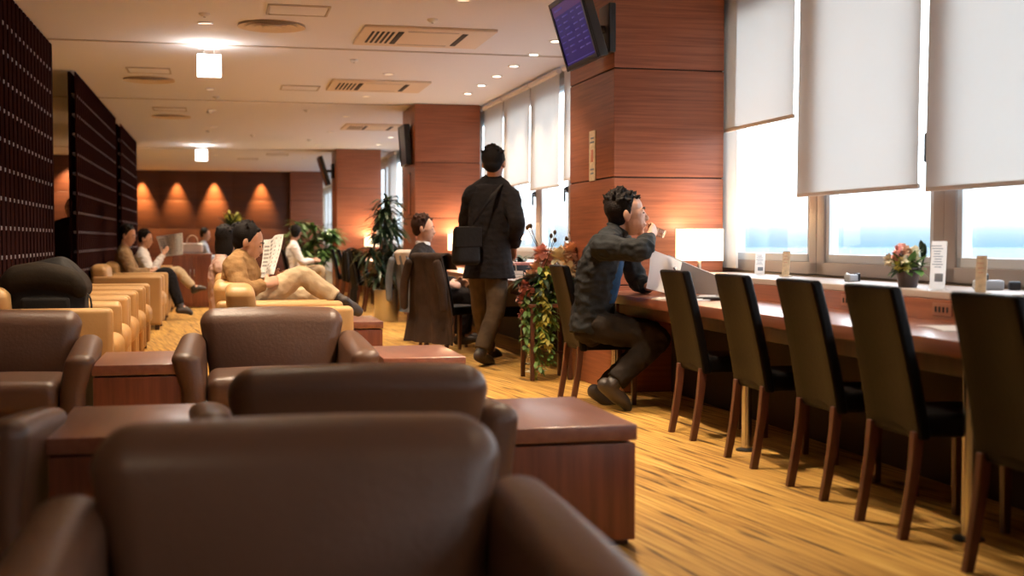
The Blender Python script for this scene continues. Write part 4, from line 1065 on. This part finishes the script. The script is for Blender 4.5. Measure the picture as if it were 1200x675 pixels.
b = B(); lathe(b, [(0, 0), (.20, 0), (.24, .45), (.22, .45), (.2, .40), (0, .40)], 32); obj('planter', b, M['pot'], t)
b = B(); hs = [(rnd.uniform(-.42, .40), rnd.uniform(-.3, .3), rnd.uniform(.65, 1.38)) for k in range(17)]
for h in hs: tube(b, [(h[0]*.2, h[1]*.2, .38), (h[0]*.6, h[1]*.6, .38+(h[2]-.38)*.6), h], [.014, .011, .007], seg=6)
obj('stems', b, M['stem'], t)
b = B()
for h in hs: rosette(b, h, 34, .30, .075, rnd, -.4, 1.0, 1.0)
obj('foliage', b, M['leaflight'], t)

def blossom(name, m, parent, c, r_, seed, petals=44):
    """a full round flower head of layered petals"""
    rnd = random.Random(seed); b = B()
    for k in range(petals):
        z = 1-2*(k+.5)/petals; a = k*2.39996 + rnd.uniform(-.2, .2); q = math.sqrt(max(0, 1-z*z))
        d = V((math.cos(a)*q, math.sin(a)*q, z*.9+.15))
        strap_leaf(b, V(c)+d*r_*.25, d + V((rnd.uniform(-.3, .3), rnd.uniform(-.3, .3), rnd.uniform(-.2, .3))), r_*rnd.uniform(.62, .85), r_*.62, rnd.uniform(-.6, 1.0), rnd, 4)
    ell(b, V(c), [r_*.42]*3, None, 8, 6)
    return obj(name, b, M[m], parent)
st_ = thing('plant_stand', 'dark wooden plant stand that carries the hanging flower arrangement', 'stand', (2.46, 9.32, 0))
obj('stand_top', bx((.36, .36, .03), (0, 0, .575), .006), M['darkwood'], st_)
for sx in (-1, 1):
    for sy in (-1, 1): obj('leg', bx((.032, .032, .56), (sx*.15, sy*.15, .28), .004), M['darkwood'], st_)
obj('stretcher', bx((.28, .02, .02), (0, 0, .2), .003), M['darkwood'], st_)
t = thing('flower_arrangement', 'big pink and cream flower arrangement trailing vines, beside the drinking man', 'flowers', (2.46, 9.32, .59)); rnd = random.Random(11)
def FL(px, py, Y=9.2): return P(px, py, Y) - t.location
b = B(); lathe(b, [(0, 0), (.09, 0), (.13, .10), (.14, .18), (.12, .18), (.1, .1), (0, .02)], 28); obj('vase', b, M['pot'], t)
b = B()
for k in range(150):
    a = rnd.uniform(0, 2*math.pi); strap_leaf(b, V((rnd.uniform(-.1, .1), rnd.uniform(-.1, .1), .18)), (math.cos(a), math.sin(a), rnd.uniform(-.2, .7)), rnd.uniform(.16, .28), .055, rnd.uniform(.6, 1.8), rnd)
obj('foliage', b, M['leaf'], t)
for px, py, r_, m in ((634, 297, .085, 'petalpink'), (643, 305, .075, 'petalpink'), (655, 302, .095, 'petalcream'), (667, 297, .10, 'petalpeach'), (676, 292, .08, 'petalpink'), (668, 316, .075, 'petalcream'), (628, 314, .07, 'petalpeach'), (648, 319, .08, 'petalpeach'), (657, 318, .07, 'petalcream'),
                   (622, 326, .075, 'petalpeach'), (614, 336, .065, 'petalred'), (624, 343, .08, 'petalpink'), (612, 352, .06, 'petalred'), (621, 360, .07, 'petalred'), (630, 352, .06, 'petalpeach'), (614, 369, .055, 'petalred'), (625, 377, .055, 'petalcream'), (682, 300, .06, 'petalpeach')):
    blossom('blossom', m, t, FL(px, py, 9.2 + (py % 7)*.02), r_, px*31+py)
for k, (px, Y0, y0, y1, m) in enumerate(((632, 9.15, 318, 428, 'leaflight'), (638, 9.12, 315, 405, 'leafyellow'), (642, 9.14, 320, 418, 'leaflight'), (627, 9.2, 340, 436, 'leafyellow'), (647, 9.2, 325, 395, 'leaflight'), (618, 9.2, 350, 405, 'leaflight'), (635, 9.2, 322, 385, 'leafyellow'))):
    b = B(); pts = [FL(px+3*math.sin(i*1.3+k), y0+(y1-y0)*i/10, Y0) for i in range(11)]
    tube(b, pts, .005, seg=5, sub=1)
    for p in pts:
        for q in range(9):
            a = rnd.uniform(0, 6.28); strap_leaf(b, V(p)+V((0, 0, rnd.uniform(-.05, .05))), (math.cos(a), math.sin(a), rnd.uniform(-.8, .5)), rnd.uniform(.045, .08), .034, 1.0, rnd, 3)
    obj('trailing_vine', b, M[m], t)
b = B()
for k in range(16):
    p = FL(rnd.uniform(618, 640), rnd.uniform(395, 438), 9.2); strap_leaf(b, p, (rnd.uniform(-1, 1), rnd.uniform(-1, 1), .3), .04, .05, .3, rnd, 3); strap_leaf(b, p, (rnd.uniform(-1, 1), rnd.uniform(-1, 1), .3), .04, .05, .3, rnd, 3)
obj('small_petals', b, M['petalcream'], t)
b = B()
for k in range(9):
    a = rnd.uniform(0, 6.28); p0 = V((rnd.uniform(-.1, .1), rnd.uniform(-.1, .1), .2)); p1 = p0 + V((math.cos(a)*.2, math.sin(a)*.2, rnd.uniform(.28, .42))); tube(b, [p0, (p0+p1)/2, p1], [.004, .003, .002], seg=5); ell(b, p1, [.014, .014, .02], None, 6, 5)
obj('twigs', b, M['stem'], t)

t = thing('potted_flowers', 'small pot of pink and cream flowers on the window ledge', 'plant', (3.22, 5.37, .851)); rnd = random.Random(17)
b = B(); lathe(b, [(0, 0), (.043, 0), (.057, .085), (.060, .088), (.060, .096), (.052, .096), (.05, .08), (0, .078)], 32); obj('flower_pot', b, M['pot'], t)
b = B()
for k in range(80):
    a = rnd.uniform(0, 6.28); strap_leaf(b, V((rnd.uniform(-.03, .03), rnd.uniform(-.03, .03), .085)), (math.cos(a), math.sin(a), rnd.uniform(.1, 1.6)), rnd.uniform(.06, .125), .045, rnd.uniform(.2, 1.2), rnd, 4)
obj('foliage', b, M['leaflight'], t)
b = B(); tube(b, [(.05, -.03, .09), (.065, -.035, .15), (.055, -.03, .20)], [.004, .004, .003], seg=5)
for k in range(3): strap_leaf(b, (.06, -.033, .12+.02*k), (.3-.3*k, -.2, 1), .075, .035, .2, rnd, 4)
obj('shoot', b, M['leaf'], t)
for k, (x, y, z, r_, m) in enumerate(((-.065, .0, .155, .036, 'petalpink'), (-.03, -.03, .165, .04, 'petalpeach'), (-.09, .02, .13, .035, 'petalcream'), (.0, -.04, .17, .036, 'petalcream'), (.03, -.02, .165, .034, 'petalcream'), (-.05, -.05, .13, .034, 'petalcream'), (-.07, -.03, .18, .032, 'petalpink'), (-.01, .03, .18, .034, 'petalpeach'), (.015, -.055, .125, .03, 'petalcream'), (-.03, .02, .19, .03, 'petalpink'), (-.08, -.04, .105, .03, 'leafyellow'), (-.045, -.065, .10, .032, 'leafyellow'))):
    blossom('blossom', m, t, (x, y, z), r_, k+50, 30)
t = thing('small_plant', 'small green plant on the middle window ledge right of the standing man', 'plant', (2.98, 12.3, .722)); rnd = random.Random(19)
b = B(); lathe(b, [(0, 0), (.05, 0), (.065, .09), (.055, .09), (0, .08)], 24); obj('flower_pot', b, M['pot'], t)
b = B(); rosette(b, (0, 0, .10), 60, .15, .045, rnd, -.1, 1.6, .9); obj('foliage', b, M['leaf'], t)
t = thing('box', 'small black box on the middle counter right of the standing man', 'box', (2.86, 11.75, .722)); obj('box_body', bx((.22, .16, .12), (0, 0, .06), .006), M['blackplastic'], t); obj('box_lid', bx((.225, .165, .03), (0, 0, .125), .006), M['petalred'], t)
# yellow green flowers far back on a pedestal
pd = thing('pedestal', 'dark pedestal far back under the yellow-green flowers', 'stand', (.22, 25.0, 0)); obj('column_body', bx((.30, .30, .92), (0, 0, .46), .006), M['darkwood'], pd); obj('pedestal_top', bx((.36, .36, .04), (0, 0, .94), .006), M['darkwood'], pd)
t = thing('flower_vase', 'yellow-green flowers far back in front of the glowing wall', 'flowers', (.22, 25.0, .961)); rnd = random.Random(23)
b = B(); lathe(b, [(0, 0), (.07, 0), (.10, .12), (.06, .24), (.05, .24), (.08, .12), (0, .02)], 24); obj('vase', b, M['pot'], t)
b = B(); rosette(b, (0, 0, .28), 70, .42, .06, rnd, .1, 2.2, .8); obj('foliage', b, M['leaf'], t)
b = B()
for k in range(5): rosette(b, (rnd.uniform(-.15, .2), rnd.uniform(-.1, .1), rnd.uniform(.4, .58)), 24, .14, .06, rnd, -.3, 1.3, .5)
obj('flower_heads', b, M['leafyellow'], t)

# ================================================================== SMALL THINGS ON THE NEAR COUNTER AND LEDGE
def stand_card(label, loc, w_, h, rz, board, base=True):
    t = thing('card_stand', label, 'card', loc, R(rz), 'cards standing on the near window ledge')
    obj('card', bx((w_, .004, h), (0, 0, h/2+.008), .001, Euler((R(-4), 0, 0))), M[board], t)
    if base: obj('card_base', bx((w_+.012, .05, .008), (0, 0, .004), .002), M['cupglass'] if board == 'paper' else M[board], t)
    b = B(); rr = random.Random(int(w_*1000))
    for k in range(9 if board == 'paper' else 6):
        z = h*(.90 - .055*k) if board == 'paper' else h*(.92-.13*k); l_ = w_*rr.uniform(.4, .75)
        rbox(b, (l_, .001, h*.016), .0004, (rr.uniform(-.05, .05)*w_, -.0030-(z-h/2)*math.tan(R(-4))*-1, z+.008), Euler((R(-4), 0, 0)), ns=1)
    obj('text_lines', b, M['ink'] if board == 'paper' else M['inkred'], t)
    if board == 'paper':
        obj('printed_picture', bx((w_*.55, .001, h*.17), (w_*.10, -.0030+(.24*h-h/2)*math.tan(R(4)), h*.24+.008), .0004, Euler((R(-4), 0, 0)), ns=1), M['ink'], t)
    return t
stand_card('tall white card in a clear stand beside the potted flowers', (3.14, 4.985, .851), .078, .215, -66, 'paper')
stand_card('narrow beige card at the right, in front of the rightmost window', (3.12, 4.63, .851), .050, .155, -64, 'cardbeige')
stand_card('small white card near the lamp, on the far part of the ledge', (3.40, 7.45, .851), .075, .135, -60, 'paper')
stand_card('small beige card on the far part of the ledge, right of the small white one', (3.43, 7.13, .851), .055, .15, -60, 'cardbeige')
t = thing('power_adapter', 'small grey device with plug on the ledge left of the potted flowers', 'device', (3.36, 6.18, .851), R(20)); obj('adapter_body', bx((.07, .045, .04), (0, 0, .02), .008), M['greyplastic'], t); obj('plug', bx((.03, .03, .045), (.07, .02, .0225), .006), M['blackplastic'], t)
b = B(); tube(b, [(.0, .02, .03), (.02, .05, .045), (.06, .05, .03), (.07, .035, .02)], .004, seg=6); obj('lead', b, M['whiteplastic'], t)
t = thing('lens_box', 'dark gadget on the ledge right of the beige card', 'device', (3.42, 5.02, .851), R(-20)); obj('gadget_body', bx((.13, .06, .045), (0, 0, .0225), .01), M['greyplastic'], t); obj('dial', bx((.035, .05, .05), (-.02, 0, .05), .01), M['blackplastic'], t); obj('plug', bx((.05, .04, .04), (.11, -.02, .02), .008), M['blackplastic'], t)
t = thing('cable', 'white cable curling up the window at the right edge', 'cable', (3.48, 4.66, .851)); b = B(); tube(b, [(-.05, .0, .004), (.0, -.05, .01), (.015, -.06, .06), (.03, .0, .14), (.035, .04, .18)], .0035, seg=6); obj('wire', b, M['whiteplastic'], t)
t = thing('flat_card', 'white card lying flat on the ledge at the right edge', 'card', (3.22, 4.42, .851), R(5)); obj('sheet', bx((.08, .16, .004), (0, 0, .002), .001), M['paper'], t); obj('text_lines', bx((.04, .10, .001), (0, 0, .0046), .0004), M['ink'], t)
t = thing('leaflet', 'white leaflet lying on the counter between the two rightmost chairs', 'leaflet', (2.86, 4.42, .7225), R(-12))
b = B(); sheet(b, lambda u, v: V(((u-.5)*.20, (v-.5)*.30, .003+.006*math.sin(v*3.1))), 4, 8, .002); obj('page', b, M['paper'], t)
# papers, folder and laptop in front of the drinking man
newspaper('white paper sheet held up by the drinking man', (P(762, 292, 7.62), P(798, 307, 7.38), P(757, 338, 7.62), P(789, 346, 7.38)), 'paper', 1)
t = thing('folder', 'dark grey folder standing open on the counter behind the white paper sheet', 'folder', P(815, 330, 7.5))
def ff(u, v):
    a, b_, c, d = P(783, 299, 7.55), P(838, 322, 7.30), P(800, 342.5, 7.55), P(842, 346, 7.30)
    return (a*(1-u)+b_*u)*(1-v) + (c*(1-u)+d*u)*v - t.location + V((0, .012*math.sin(u*3.1), 0))
b = B(); sheet(b, ff, 8, 6, .008); obj('folder_cover', b, M['greyplastic'], t)
t = thing('laptop', 'open dark laptop on the counter right of the drinking man', 'laptop', (2.84, 6.98, .7225), R(68))
obj('laptop_base', bx((.29, .20, .018), (0, 0, .009), .005), M['blackplastic'], t)
obj('keyboard', bx((.25, .10, .003), (0, -.005, .0195), .001), M['greyplastic'], t)
Rl = Euler((R(-28), 0, 0))
lid = obj('laptop_lid', bx((.29, .010, .20), V((0, .10, .018)) + Rl.to_matrix() @ V((0, 0, .10)), .004, Rl), M['blackplastic'], t)
obj('laptop_screen', bx((.265, .002, .17), V((0, .10, .018)) + Rl.to_matrix() @ V((0, -.006, .10)), .0008, Rl), M['eye'], lid)
t = thing('paper_stack', 'loose white papers lying on the counter beside the laptop', 'papers', (2.66, 6.93, .7225), R(25)); obj('sheet', bx((.21, .29, .006), (0, 0, .003), .001), M['paper'], t); obj('sheet', bx((.20, .28, .004), (.02, .02, .0085), .001, Euler((0, 0, R(14)))), M['paper'], t)
